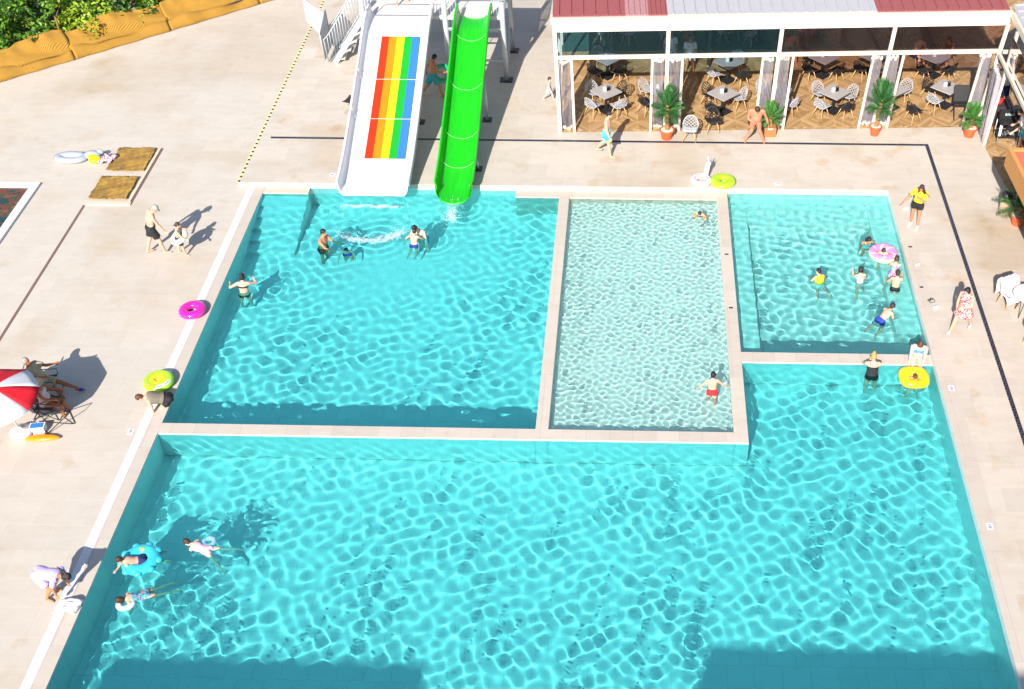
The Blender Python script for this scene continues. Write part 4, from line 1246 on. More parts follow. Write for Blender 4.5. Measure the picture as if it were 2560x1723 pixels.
# serving cart with the menu lettering
t = thing('serving_cart', 'black two shelf serving cart with pale lettering at the pavilion corner', 'cart', (12.72, 36.15, .16))
g = MB(); g.box(-.36, .36, -.25, .25, .78, .83); g.build('shelf', M['blackplastic'], t)
g = MB(); g.box(-.36, .36, -.25, .25, .30, .34); g.build('shelf', M['blackplastic'], t)
g = MB(); g.box(-.34, .34, .1, .24, .83, 1.12); g.build('back_panel', M['blackplastic'], t)
g = MB(); g.box(-.33, -.27, -.255, -.252, .35, .76); g.build('front_trim', M['white'], t)
for sx_ in (-.34, .34):
    for sy in (-.23, .23):
        g = MB(); g.tube([(sx_, sy, .01), (sx_, sy, .8)], .018, 6); g.build('leg', M['metal'], t, True)
for k in range(5):
    g = MB(); g.box(-.2 + .09 * k, -.15 + .09 * k, -.18, -.02, .345, .352 + .05 * (k % 3)); g.build('tray_item', mk('cutlery_grey', (.35, .36, .38), .3, .2, 9, metal=.5), t)
def text_part(txt, size, mat, parent, loc, rot=(0, 0, 0), name='lettering', ext=.002):
    c = bpy.data.curves.new(name, 'FONT'); c.body = txt; c.size = size; c.align_x = 'CENTER'; c.align_y = 'CENTER'; c.extrude = ext
    o = bpy.data.objects.new(name, c); COL.objects.link(o)
    bpy.context.view_layer.update()
    me = bpy.data.meshes.new_from_object(o.evaluated_get(bpy.context.evaluated_depsgraph_get()))
    bpy.data.objects.remove(o)
    me.materials.clear(); me.materials.append(mat)
    q = bpy.data.objects.new(name, me); link(q, parent); q.location = loc; q.rotation_euler = rot
    return q
text_part('Bifteki', .13, mk('pale_letters', (.55, .75, .72), .5, .1, 5), t, (0, .095, .99), (R_(90), 0, 0))

# ---------------------------------------------------------------- potted palms
def frond(L, w, nleaf, droop, rnd):
    g = MB(); pts = []
    for i in range(7):
        f = i / 6; pts.append(Vector((0, L * f * math.cos(droop * f * .6), L * f * .9 - droop * L * f * f)))
    g.tube(pts, [.012 * (1 - .8 * i / 6) for i in range(7)], 4)
    for k in range(nleaf):
        f = .12 + .88 * k / nleaf; i = min(5, int(f * 6)); q = f * 6 - i
        p = pts[i].lerp(pts[i + 1], q); d = (pts[i + 1] - pts[i]).normalized()
        ll = w * math.sin(math.pi * min(1, .15 + f * .85)) ** .6 * rnd.uniform(.85, 1.1)
        for sd in (-1, 1):
            tip = p + Vector((sd * ll * .85, 0, 0)) + d * ll * .55 + Vector((0, 0, -.12 * ll))
            s = d * .008
            g.add([p - s, p + s, p.lerp(tip, .5) + s * 1.5 + Vector((0, 0, .012)), tip, p.lerp(tip, .5) - s * 1.2], [(0, 1, 2, 3, 4)])
    return g
def potted_palm(x, y, z, label, trunk_h, crown, n, potmat, rp=.2, leafmat=None, seed=1, square=False, lean=(0, 0)):
    rnd = random.Random(seed)
    t = thing('potted_palm', label, 'potted palm', (x, y, z), 0, 'potted palms along the restaurant front')
    g = MB()
    if square: g.box(-rp, rp, -rp * .8, rp * .8, 0, .36)
    else: g.lathe([(rp * .68, 0), (rp * .95, .31), (rp * 1.1, .31), (rp * 1.1, .37), (rp * .98, .37), (rp * .96, .32)], (0, 0, 0), 24)
    g.build('pot', potmat, t, True, 40)
    g = MB(); g.lathe([(.01, .30), (rp * .95, .30), (rp * .9, .345), (.01, .36)], (0, 0, 0), 20); g.build('gravel', M['soil'], t)
    top = Vector((lean[0], lean[1], .3 + trunk_h))
    g = MB(); pts = [Vector((0, 0, .3)).lerp(top, i / 8) + Vector((.02 * math.sin(i * 1.3), 0, 0)) for i in range(9)]
    g.tube(pts, [.075 - .02 * i / 8 + .008 * (i % 2) for i in range(9)], 9); g.build('trunk', M['trunk'], t)
    fr = [frond(crown * q, crown * .34, 17, dr, rnd) for q, dr in ((1.0, .25), (.9, .55), (.8, .8))]
    ms = []
    for k in range(n):
        tier = k / n
        gi = 0 if tier < .45 else 1 if tier < .75 else 2
        if len(ms) <= gi:
            o = fr[gi].build('frond', leafmat or M['leaf'], t); ms.append(o)
        else:
            o = ms[gi].copy(); COL.objects.link(o); o.parent = t
        o.location = top - Vector((0, 0, trunk_h * .45 * tier)) - Vector((lean[0], lean[1], 0)) * .4 * tier
        o.rotation_euler = (R_(rnd.uniform(26, 50) - 56 * tier + (14 if tier < .3 else 0)), 0, k * 2.399 + rnd.uniform(-.2, .2))
    return t
M['orangepot'] = mk('orange_pot', (.55, .105, .03), .55, .08, 8); M['basket'] = mk('wicker_basket', (.36, .15, .05), .85, .3, 25, bump=.5, bscale=50)
potted_palm(1.02, 36.10, .152, 'tall potted palm with a thick trunk left of the grey chair', 1.0, .70, 34, M['orangepot'], .24, None, 3)
potted_palm(4.62, 36.42, .152, 'small potted palm in a brown square basket beside the seated bather', .45, .52, 24, M['basket'], .2, M['leaf2'], 4, True)
potted_palm(8.28, 36.50, .152, 'tall leaning potted palm in an orange pot before the third post', 1.0, .70, 32, M['orangepot'], .2, None, 5, False, (.10, .15))
potted_palm(11.55, 36.48, .152, 'small potted palm in an orange pot at the right end of the front', .40, .54, 24, M['orangepot'], .23, M['leaf2'], 6)
potted_palm(12.0, 31.2, .152, 'dark potted palm in an orange pot under the orange canopy', .35, .95, 20, M['orangepot'], .24, None, 8)
t = thing('litter_bin', 'short cream bin with a black domed lid under the orange canopy', 'bin', (11.72, 31.85, .152))
g = MB(); g.lathe([(.15, 0), (.16, .02), (.16, .55), (.15, .56)], (0, 0, 0), 22); g.build('bin_body', mk('bin_cream', (.55, .42, .28), .6, .1, 6), t, True, 40)
g = MB(); g.lathe([(.17, .56), (.18, .60), (.15, .72), (.06, .78), (.01, .785)], (0, 0, 0), 22); g.build('lid', M['blackplastic'], t, True)

# ================================================================ floats and beach things
pink = film_mat('pink_vinyl', (1.0, .12, .62), .12, .12, (.86, .02, .42), .4)
def vinyl(name, c, pattern=None): 
    m = mk(name, c, .22, .05, 4, coat=.5)
    return m
def ring(name, label, x, y, z, R, r, mat, rz=None, M3=None, cat='swim ring', mats=None, wall=None, **k):
    t = thing(name, label, cat, (x, y, z))
    g = MB(); g.torus((0, 0, 0), R, r, rz or r, M3, mats=wall, **k); o = g.build('tube', mats or mat, t, True)
    return t
t = ring('swim_ring', 'bright pink swim ring on the grate left of the pool', -12.80, 26.40, .12, .25, .14, pink, .11)
g = MB(); g.tube([(-.02, -.39, .02), (-.02, -.42, .05)], .02, 8); g.build('valve', pink, t, True)
lime = vinyl('lime_vinyl', (.38, .78, .02)); yel = vinyl('yellow_vinyl', (.90, .66, .01))
t = ring('baby_float', 'lime green baby float with a yellow seat at the pool corner', -12.83, 23.35, .13, .28, .13, lime, .12, cat='swim ring')
g = MB(); g.torus((0, 0, .06), .15, .085, .07); g.build('seat_ring', yel, t, True)
g = MB(); g.ell((-.03, .05, .03), .13, .07, .06); g.build('seat', yel, t, True)
wl = vinyl('label_white', (.8, .82, .84)); bl = vinyl('label_blue', (.03, .09, .45))
g = MB(); N = 12
V = []
for i in range(N + 1):
    a = R_(-78 + 68 * i / N)
    for rr, zz in ((.30, .121), (.385, .084)): V.append((rr * math.cos(a), rr * math.sin(a), zz + .004))
g.add(V, [(2 * i, 2 * i + 1, 2 * i + 3, 2 * i + 2) for i in range(N)]); o = g.build('label_band', wl, t)
for i, ch in enumerate('BABY FLOAT'):
    if ch == ' ': continue
    a = R_(-72 + 6.2 * i)
    text_part(ch, .085, bl, o, (.343 * math.cos(a), .343 * math.sin(a), .112), (R_(22) * math.sin(a + R_(90)) * 0, 0, a + R_(90)), ext=.003)
t = ring('swim_ring', 'large lime green swim ring at the back edge beside the unicorn float', 2.84, 33.28, .26, .26, .16, lime, .10)
# white float with an animal head (generic, horned)
wv = vinyl('white_vinyl', (.82, .82, .84)); rv = vinyl('red_vinyl', (.66, .03, .05))
t = thing('animal_float', 'white animal shaped swim ring with a horned head standing up', 'swim ring', (2.12, 33.32, .26))
g = MB(); g.torus((0, 0, 0), .24, .11, .10); g.build('tube', wv, t, True)
g = MB(); g.torus((0, 0, .085), .21, .018, .018); g.build('trim', rv, t, True)
g = MB(); g.tube([(.14, .2, .0), (.19, .26, .2), (.22, .3, .42), (.25, .27, .50), (.26, .18, .47)], [.10, .085, .08, .075, .045], 12); g.build('neck', wv, t, True)
g = MB(); g.tube([(.23, .31, .55), (.215, .34, .72)], [.03, .006], 8); g.build('horn', wv, t, True)
for dx in (.19, .29):
    g = MB(); g.tube([(dx, .31, .53), (dx + (dx - .24) * .6, .33, .62)], [.025, .008], 6); g.build('ear', mk('grey_ear', (.25, .25, .3), .4, .1, 5), t, True)
# deck things on the left
t = thing('float_mattress', 'orange float with pointed ends lying by the umbrella base', 'float', (-15.22, 21.22, .06))
g = MB(); g.tube([(-.47, 0, 0), (-.40, 0, 0), (-.28, 0, .01), (0, 0, .02), (.28, 0, .01), (.42, 0, 0), (.47, 0, 0)], [.015, .06, .10, .125, .10, .05, .015], 16)
g.v = [(x, y * 1.0, z * .55) for x, y, z in g.v]; g.build('tube', vinyl('orange_vinyl', (.88, .27, .01)), t, True)
g = MB(); g.ell((-.20, .05, .035), .06, .04, .02); g.build('badge', wv, t, True)
t.rotation_euler = (0, 0, R_(4))
t = thing('cool_box', 'small white box with a blue lid beside the umbrella base', 'box', (-15.42, 21.52, 0))
g = MB(); g.box(-.19, .19, -.12, .12, .0, .20); g.build('tub', wv, t)
g = MB(); g.box(-.155, .155, -.085, .085, .201, .215); g.build('lid', vinyl('blue_lid', (.04, .20, .58)), t)
t.rotation_euler = (0, 0, R_(8))
# umbrella
t = thing('beach_umbrella', 'red and white panelled beach umbrella on a white water filled base', 'umbrella', (-15.80, 21.38, 0))
g = MB(); g.lathe([(.20, 0), (.28, .05), (.29, .13), (.22, .2), (.06, .24), (.035, .30)], (0, 0, 0), 28); g.build('base', M['whiteplastic'], t, True)
UT = Vector((-.10, -.16, 1.80))
g = MB(); g.tube([(0, 0, .2), (-.05, -.08, .9), UT], .02, 8); g.build('pole', M['white'], t, True)
can = MB(); NP = 8; RC = .98; hc_ = .40
redf = mk('red_fabric', (.66, .012, .03), .75, .06, 5); whitef = mk('white_fabric', (.72, .74, .80), .75, .04, 5)
for F_ in (redf, whitef):
    nb = F_.node_tree; out = nb.nodes['Material Output']; pb = nb.nodes['Principled BSDF']
    tr = nb.nodes.new('ShaderNodeBsdfTranslucent'); tr.inputs[0].default_value = (*((.8, .02, .03) if F_ is redf else (.75, .75, .78)), 1)
    mx = nb.nodes.new('ShaderNodeMixShader'); mx.inputs[0].default_value = .3
    nb.links.new(pb.outputs[0], mx.inputs[1]); nb.links.new(tr.outputs[0], mx.inputs[2]); nb.links.new(mx.outputs[0], out.inputs[0])
MT = Matrix.Translation(UT) @ Matrix.Rotation(R_(10), 4, 'X') @ Matrix.Rotation(R_(-3), 4, 'Y')
for k in range(NP):
    g = MB(); a0, a1 = R_(20 + 45 * k), R_(65 + 45 * k); V = []
    for j in range(7):
        f = j / 6; rr = RC * f; zz = -hc_ * f ** 1.5
        for i in range(5):
            q = i / 4; a = a0 + (a1 - a0) * q
            ed = 1 - .045 * math.sin(math.pi * q) * f; sag = -.06 * math.sin(math.pi * q) * f
            c_ = Vector((rr * ed * math.cos(a), rr * ed * math.sin(a), zz + sag * .6))
            # straight panel edge between the ribs
            V.append(MT @ c_)
    g.add(V, [(j * 5 + i, j * 5 + i + 1, (j + 1) * 5 + i + 1, (j + 1) * 5 + i) for j in range(6) for i in range(4)])
    o = g.build('panel', redf if k % 2 else whitef, t, True); solid(o, .006)
    g = MB(); g.tube([MT @ Vector((RC * f * math.cos(a0), RC * f * math.sin(a0), -hc_ * f ** 1.5 - .02)) for f in (0, .33, .66, 1)], .008, 5); g.build('rib', M['metal'], t, True)
g = MB(); g.tube([MT @ Vector((0, 0, -.02)), MT @ Vector((0, 0, .10))], [.03, .012], 8); g.build('finial', M['white'], t, True)
# folding beach chairs
def beach_chair(x, y, rz, label, fab):
    t = thing('folding_chair', label, 'folding chair', (x, y, 0), R_(rz), 'folding chairs under the umbrella')
    for sx_ in (-.27, .27):
        g = MB(); g.tube([(sx_, .34, .01), (sx_, .28, .02), (sx_, -.25, .38), (sx_, -.42, .86)], .013, 6); g.build('side_frame', M['darkmetal'], t, True)
        g = MB(); g.tube([(sx_, -.36, .01), (sx_, .28, .38), (sx_, .30, .56), (sx_, -.33, .60)], .013, 6); g.build('side_frame', M['darkmetal'], t, True)
    for yy, zz in ((.34, .012), (-.36, .012), (-.42, .86)):
        g = MB(); g.tube([(-.27, yy, zz), (.27, yy, zz)], .013, 6); g.build('cross_bar', M['darkmetal'], t, True)
    if fab:
        g = MB(); g.bar((0, .27, .37), (0, -.24, .36), .52, .015); g.build('seat', fab, t)
        g = MB(); g.bar((0, -.25, .38), (0, -.42, .86), .52, .015, up=(1, 0, 0)); g.v = g.v; g.build('backrest', fab, t)
    return t
fabd = mk('dark_mesh', (.05, .045, .05), .8, .2, 20)
beach_chair(-15.72, 23.0, -80, 'folding chair under the umbrella with a bather stretching out', fabd)
beach_chair(-15.36, 22.2, -90, 'folding chair under the umbrella with a straw hatted bather', fabd)
beach_chair(-15.02, 21.85, -55, 'empty thin framed folding chair nearest the umbrella base', None)
# shadow caster of the second umbrella just outside the frame
# mats with netting, low coping, dark pool cover
netm = mk('brown_netting', (.42, .24, .04), .95, .5, 40, bump=.9, bscale=30)
n, l, b = nodes_of(netm); tc = n.new('ShaderNodeTexCoord'); mp = n.new('ShaderNodeMapping'); mp.inputs['Rotation'].default_value = (0, 0, .9); l.new(tc.outputs['Object'], mp.inputs[0])
wv1 = n.new('ShaderNodeTexWave'); wv1.inputs['Scale'].default_value = 3.2; wv1.inputs['Distortion'].default_value = 1.5; wv1.inputs['Detail'].default_value = 2; l.new(mp.outputs[0], wv1.inputs[0])
ck = n.new('ShaderNodeTexChecker'); ck.inputs['Scale'].default_value = 16; l.new(mp.outputs[0], ck.inputs[0])
nz = n.new('ShaderNodeTexNoise'); nz.inputs['Scale'].default_value = 2.2; l.new(tc.outputs['Object'], nz.inputs['Vector'])
v = mathn(n, l, 'ADD', mathn(n, l, 'MULTIPLY', ck.outputs['Fac'], .35), mathn(n, l, 'MULTIPLY', nz.outputs[0], 1.0))
l.new(ramp(n, l, v, [(.3, (.11, .065, .025)), (.6, (.24, .14, .04)), (.85, (.38, .21, .03)), (1, (.50, .30, .04))]), b.inputs['Base Color'])
def netmat(x0, x1, y0, y1, label, seed):
    rnd = random.Random(seed); g = MB(); NX, NY = 24, 26; V = []
    cx, cy = (x0 + x1) / 2, (y0 + y1) / 2
    for j in range(NY + 1):
        for i in range(NX + 1):
            u, v = i / NX, j / NY
            e = min(u, 1 - u, v, 1 - v)
            V.append((x0 + (x1 - x0) * u - cx + .012 * math.sin(v * 11 + seed), y0 + (y1 - y0) * v - cy + .012 * math.sin(u * 9 + seed), .03 + .006 * math.sin(u * 37 + v * 9) + .006 * math.sin(v * 31 - u * 13) + .008 * rnd.random() + (.05 if e < .03 else 0) * rnd.random()))
    g.add(V, [(j * (NX + 1) + i, j * (NX + 1) + i + 1, (j + 1) * (NX + 1) + i + 1, (j + 1) * (NX + 1) + i) for j in range(NY) for i in range(NX)])
    o = g.build('netting_mat', netm, None, True); solid(o, .02); o.location = (cx, cy, .008)
    return tag(o, label, 'mat')
netmat(-17.92, -16.62, 33.78, 35.22, 'square of brown netting, the farther one with a curled corner', 1)
netmat(-17.92, -16.66, 32.1, 33.42, 'square of brown netting, the nearer one beside the white kerb', 2)
g = MB(); g.box(-17.92, -16.44, 31.80, 31.96, 0, .05); g.box(-16.6, -16.5, 31.97, 35.3, 0, .03); tag(g.build('low_kerb', M['cream']), 'low cream kerb edging the netting squares', 'kerb')
t = thing('covered_pool', 'white framed pool with a dark red and green mottled cover at the left edge', 'pool cover', (-21.5, 30, 0))
g = MB(); g.box(-3.0, 1.67, 2.72, 2.98, 0, .08); g.box(1.41, 1.67, -16, 2.719, 0, .08); g.build('frame', M['white'], t)
cm = mk('camouflage_cover', (.05, .03, .02), .8, .2, 9)
n, l, b = nodes_of(cm); tc = n.new('ShaderNodeTexCoord'); mp = n.new('ShaderNodeMapping'); mp.inputs['Scale'].default_value = (1.3, 2.6, 1); l.new(tc.outputs['Object'], mp.inputs[0])
vz = n.new('ShaderNodeTexNoise'); vz.inputs['Scale'].default_value = 1.5; vz.inputs['Detail'].default_value = 2; l.new(mp.outputs[0], vz.inputs['Vector'])
rr = n.new('ShaderNodeValToRGB'); rr.color_ramp.interpolation = 'CONSTANT'
for _ in range(2): rr.color_ramp.elements.new(.5)
for e, (p, c) in zip(rr.color_ramp.elements, [(0, (.008, .045, .05)), (.44, (.16, .035, .02)), (.52, (.015, .06, .035)), (.58, (.20, .06, .03))]): e.position = p; e.color = (*c, 1)
l.new(vz.outputs[0], rr.inputs[0]); l.new(rr.outputs[0], b.inputs['Base Color'])
g = MB(); g.box(-3.0, 1.409, -16, 2.719, 0, .02); g.build('cover', cm, t)
# bags by the netting
t = thing('inflatable_boat', 'clear bluish deflated inflatable with a pink print on the deck', 'inflatable', (-19.35, 34.5, .0))
pv = film_mat('clear_vinyl', (.85, .90, .97), .35, .1, (.50, .58, .72), .6)
g = MB(); g.torus((0, 0, .10), .44, .15, .10, None, 30, 10, 1.0, .45); g.build('tube', pv, t, True)
g = MB(); g.box(-.36, .36, -.15, .15, .03, .11); g.build('floor_sheet', vinyl('print_pink', (.75, .50, .48)), t)
g = MB(); g.ell((.72, .10, .14), .30, .19, .16); g.ell((.95, .2, .2), .14, .08, .10); g.build('end_pillow', pv, t, True)
t = thing('beach_bag', 'yellow beach bag lying between the clear inflatable and a patterned towel', 'bag', (-18.47, 34.38, 0))
g = MB(); g.ell((0, 0, .11), .22, .20, .13); g.ell((-.12, .10, .16), .16, .12, .10); g.build('bag_body', vinyl('yellow_bag', (.88, .62, .005)), t, True)
g = MB(); g.ell((-.02, .07, .215), .06, .05, .02); g.build('opening', mk('bag_dark', (.16, .10, .02), .8, .1, 5), t, True)
g = MB(); V = []
for j in range(9):
    for i in range(9):
        u, v = i / 8 - .5, j / 8 - .5
        V.append((u * .44 + .12 * v, v * .46 * (1.0 - .2 * u), .05 + .05 * math.sin(u * 9 + v * 5) * math.cos(v * 7) + .05))
g.add(V, [(j * 9 + i, j * 9 + i + 1, (j + 1) * 9 + i + 1, (j + 1) * 9 + i) for j in range(8) for i in range(8)])
cloth('leaves', (.7, .6, .65), (26, [(.72, .66, .68), (.30, .12, .25), (.70, .55, .60), (.55, .35, .45)]))
o = g.build('patterned_towel', CL['leaves'], None, True); solid(o, .03); o.location = (-18.05, 34.42, .02); tag(o, 'purple and white patterned towel next to the yellow bag', 'towel')

# depth signs on the coping: small white tiles with the depth
wt = mk('sign_white', (.62, .64, .66), .35, .03, 4); btx = mk('sign_blue', (.02, .05, .25), .5, .1, 5)
def sign(x, y, z, rz, txt, label, s=.78):
    t = thing('depth_sign', label, 'depth sign', (x, y, z), R_(rz), 'white depth signs round the pool')
    g = MB(); g.box(-.13 * s, .13 * s, -.10 * s, .10 * s, 0, .006); g.build('plate', wt, t)
    text_part(txt, .12 * s, btx, t, (0, 0, .0075))
sign(8.50, 23.55, .153, -90, '130', 'white depth sign on the right coping near the yellow float')
sign(8.50, 18.75, .153, -90, '130', 'white depth sign on the right coping nearest the hotel')
sign(-13.03, 21.55, .001, 90, '130', 'white depth sign left of the grate near the pool corner')
sign(-13.05, 17.0, .001, 80, '130', 'white depth sign left of the grate above the lilac shirt')
sign(-10.15, 33.55, .153, 180, '130', 'white depth sign on the back deck left of the white slide')
sign(4.65, 33.3, .153, 0, '100', 'white depth sign on the back deck right of the lime ring')
# little things lying on the right coping and deck
for (x, y, z, m_, lb) in ((2.80, 29.6, .003, 'darkmetal', 'small dark drain cap on the divider top, farther one'), (2.80, 27.0, .003, 'darkmetal', 'small dark drain cap on the divider top, nearer one'), (8.45, 29.9, .156, 'darkmetal', 'small dark cap on the right coping by the girl in yellow'), (8.45, 27.9, .156, 'darkmetal', 'small dark cap on the right coping near the pink ring')):
    g = MB(); g.box(-.055, .055, -.03, .03, 0, .008); o = g.build('drain_cap', M[m_]); o.location = (x, y, z); tag(o, lb, 'drain cap', 'dark drain caps')
def litter(x, y, z, lb, s, mat, name='crumpled_paper'):
    g = MB(); g.ell((0, 0, .03 * s), .07 * s, .05 * s, .03 * s, None, 7, 5); g.ell((.04 * s, .03 * s, .03 * s), .05 * s, .05 * s, .03 * s, None, 6, 5)
    o = g.build(name, mat); o.location = (x, y, z); return tag(o, lb, 'litter')
litter(8.62, 31.9, .156, 'white crumpled paper near the girl in yellow', 1.4, wt)
litter(8.68, 26.9, .156, 'white crumpled paper on the right coping below the goggles', 1.4, wt)
litter(8.50, 28.95, .156, 'white crumpled paper on the right coping by the pink ring', 1.1, wt)
t = thing('swim_goggles', 'black swim goggles lying on the right coping', 'goggles', (8.60, 27.3, .156), R_(40))
g = MB(); g.torus((-.05, 0, .02), .035, .012); g.torus((.05, 0, .02), .035, .012); g.build('frame', M['blackplastic'], t, True)
g = MB(); g.tube([(-.08, 0, .02), (-.1, -.1, .01), (.03, -.15, .01), (.1, -.08, .01), (.08, 0, .02)], .008, 5); g.build('strap', M['blackplastic'], t, True)

# splashes: foam lying on the water plus fine spray
foam = bpy.data.materials.new('foam'); foam.use_nodes = True
n, l, b = nodes_of(foam); b.inputs['Base Color'].default_value = (.72, .80, .82, 1); b.inputs['Roughness'].default_value = .6
tc = n.new('ShaderNodeTexCoord'); nz = n.new('ShaderNodeTexNoise'); nz.inputs['Scale'].default_value = 7; nz.inputs['Detail'].default_value = 9; nz.inputs['Roughness'].default_value = .72
l.new(tc.outputs['Object'], nz.inputs['Vector'])
at_ = n.new('ShaderNodeAttribute'); at_.attribute_name = 'edge'
al = mathn(n, l, 'MULTIPLY', mathn(n, l, 'SUBTRACT', mathn(n, l, 'ADD', nz.outputs[0], mathn(n, l, 'MULTIPLY', at_.outputs['Fac'], .38)), .66, True), 3.2, True)
l.new(mathn(n, l, 'MULTIPLY', al, .72), b.inputs['Alpha'])
def foam_band(path, w, name, label, z=-.035, spray=260, r0=.004, r1=.013, up=.08, seed=1):
    rnd = random.Random(seed); V, F, E = [], [], []; K = 9
    path = [Vector((x, y, z)) for x, y in path]
    for i, p in enumerate(path):
        d = (path[min(i + 1, len(path) - 1)] - path[max(i - 1, 0)]).normalized(); nr = Vector((-d.y, d.x, 0)); f = i / (len(path) - 1)
        ww = w[0] + (w[1] - w[0]) * f
        for k in range(K):
            q = k / (K - 1) * 2 - 1
            V.append(p + nr * q * ww * rnd.uniform(.7, 1.25) + Vector((0, 0, .03 * (1 - q * q) * rnd.uniform(.3, 1.3)))); E.append((1 - q * q) * min(1, 5 * f, 5 * (1 - f)))
    F = [(i * K + k, (i + 1) * K + k, (i + 1) * K + k + 1, i * K + k + 1) for i in range(len(path) - 1) for k in range(K - 1)]
    g = MB(); g.add(V, F)
    for _ in range(spray):
        i = rnd.randrange(len(path)); p = path[i]; f = i / (len(path) - 1); ww = (w[0] + (w[1] - w[0]) * f) * .7
        r = rnd.uniform(r0, r1); c = (p.x + rnd.gauss(0, ww), p.y + rnd.gauss(0, ww), z + .02 + abs(rnd.gauss(0, up)))
        g.ell(c, r * 1.2, r, r, None, 5, 3); E += [1.6] * (5 * 2 + 2)
    o = g.build(name, foam, None, True)
    a = o.data.attributes.new('edge', 'FLOAT', 'POINT'); a.data.foreach_set('value', E)
    return tag(o, label, 'splash', None, 'stuff')
foam_band([(-8.45 + 1.15 * math.cos(R_(-150 + 150 * k / 23)), 30.95 + .85 * math.sin(R_(-150 + 150 * k / 23))) for k in range(24)], (.12, .34), 'splash', 'white foam thrown up beside the swimming child', seed=2)
foam_band([(-5.93 + .03 * math.sin(k), 32.05 - .09 * k) for k in range(12)], (.16, .26), 'slide_splash', 'white water pouring off the end of the green slide', z=-.03, spray=240, up=.12, seed=3)
foam_band([(-9.9 + .1 * k, 32.0 - .03 * math.sin(k)) for k in range(26)], (.12, .16), 'slide_splash', 'thin foam drifting off the lip of the white slide', z=-.04, spray=30, up=.01, seed=4)
# ================================================================ fence and trees, top left
fm = mk('burlap', (.36, .19, .025), .95, .18, 5)
n, l, b = nodes_of(fm); tc = n.new('ShaderNodeTexCoord')
wv_ = n.new('ShaderNodeTexWave'); wv_.inputs['Scale'].default_value = 9; wv_.inputs['Distortion'].default_value = .6; mp = n.new('ShaderNodeMapping'); mp.inputs['Rotation'].default_value = (0, 0, R_(40)); l.new(tc.outputs['Object'], mp.inputs[0]); l.new(mp.outputs[0], wv_.inputs[0])
bp = n.new('ShaderNodeBump'); bp.inputs['Strength'].default_value = .5; bp.inputs['Distance'].default_value = .03; l.new(wv_.outputs['Fac'], bp.inputs['Height']); l.new(bp.outputs[0], b.inputs['Normal'])
A, B = Vector((-27.5, 36.9, 0)), Vector((-10.8, 50.9, 0)); d = (B - A).normalized(); nn = Vector((-d.y, d.x, 0))
Lf = (B - A).length
t = thing('fabric_fence', 'low ochre fabric fence sagging in folds before the bushes', 'fence', (-19.4, 43.75, 0))
o_ = Vector((19.4, -43.75, 0))
cuts = [0, 3.6, 7.4, 11.3, 15.2, 19, Lf]
rnd = random.Random(4)
for a, b_ in zip(cuts, cuts[1:]):
    # upper draped sheet
    g = MB(); N = int((b_ - a) * 9); R = 10; V = []
    ph = rnd.uniform(0, 6)
    for i in range(N + 1):
        s_ = a + (b_ - a + .05) * i / N
        e = min(s_ - a, b_ - s_)
        for j in range(R + 1):
            v = j / R
            fold = .045 * math.sin(s_ * 4.1 + ph + v * 2) * v + .05 * math.sin(s_ * 9.7 + v * 3.1) * v * v + .03 * math.sin(v * 9 + s_ * 1.7 + ph)
            off = .28 + .55 * v + fold; z = .24 + .72 * v + .08 * math.sin(s_ * 1.9 + ph) * v - .04 * math.exp(-e * 3) * v + .05 * math.sin(s_ * 2.3 + v * 6)
            V.append(A + d * s_ + nn * off + Vector((0, 0, z)) + o_)
    g.add(V, [(i * (R + 1) + j, (i + 1) * (R + 1) + j, (i + 1) * (R + 1) + j + 1, i * (R + 1) + j + 1) for i in range(N) for j in range(R)])
    o = g.build('fabric_sheet', fm, t, True); solid(o, .02)
    g = MB(); V = []
    for i in range(N + 1):
        s_ = a + .015 + (b_ - a - .03) * i / N; top = .30 + .09 * math.sin(s_ * 1.6 + ph) + .04 * math.sin(s_ * 4.3)
        for j in range(4):
            v = j / 3
            V.append(A + d * s_ + nn * (.0 + .30 * v + .02 * math.sin(s_ * 5)) + Vector((0, 0, .02 + top * v)) + o_)
    g.add(V, [(i * 4 + j, (i + 1) * 4 + j, (i + 1) * 4 + j + 1, i * 4 + j + 1) for i in range(N) for j in range(3)])
    o = g.build('fabric_skirt', fm, t, True); solid(o, .02)
    p = A + d * a + nn * 1.15 + o_
    g = MB(); g.tube([p, p + Vector((0, 0, 1.4))], .04, 6); g.build('post', M['trunk'], t)
barkm = mk('bark', (.12, .08, .05), .9, .3, 15)
def leafm(name, c):
    m = mk(name, c, .5, .35, 2.5)
    return m
LM = [leafm('bush_leaf_light', (.26, .38, .02)), leafm('bush_leaf_mid', (.10, .24, .015)), leafm('bush_leaf_dark', (.03, .10, .012))]
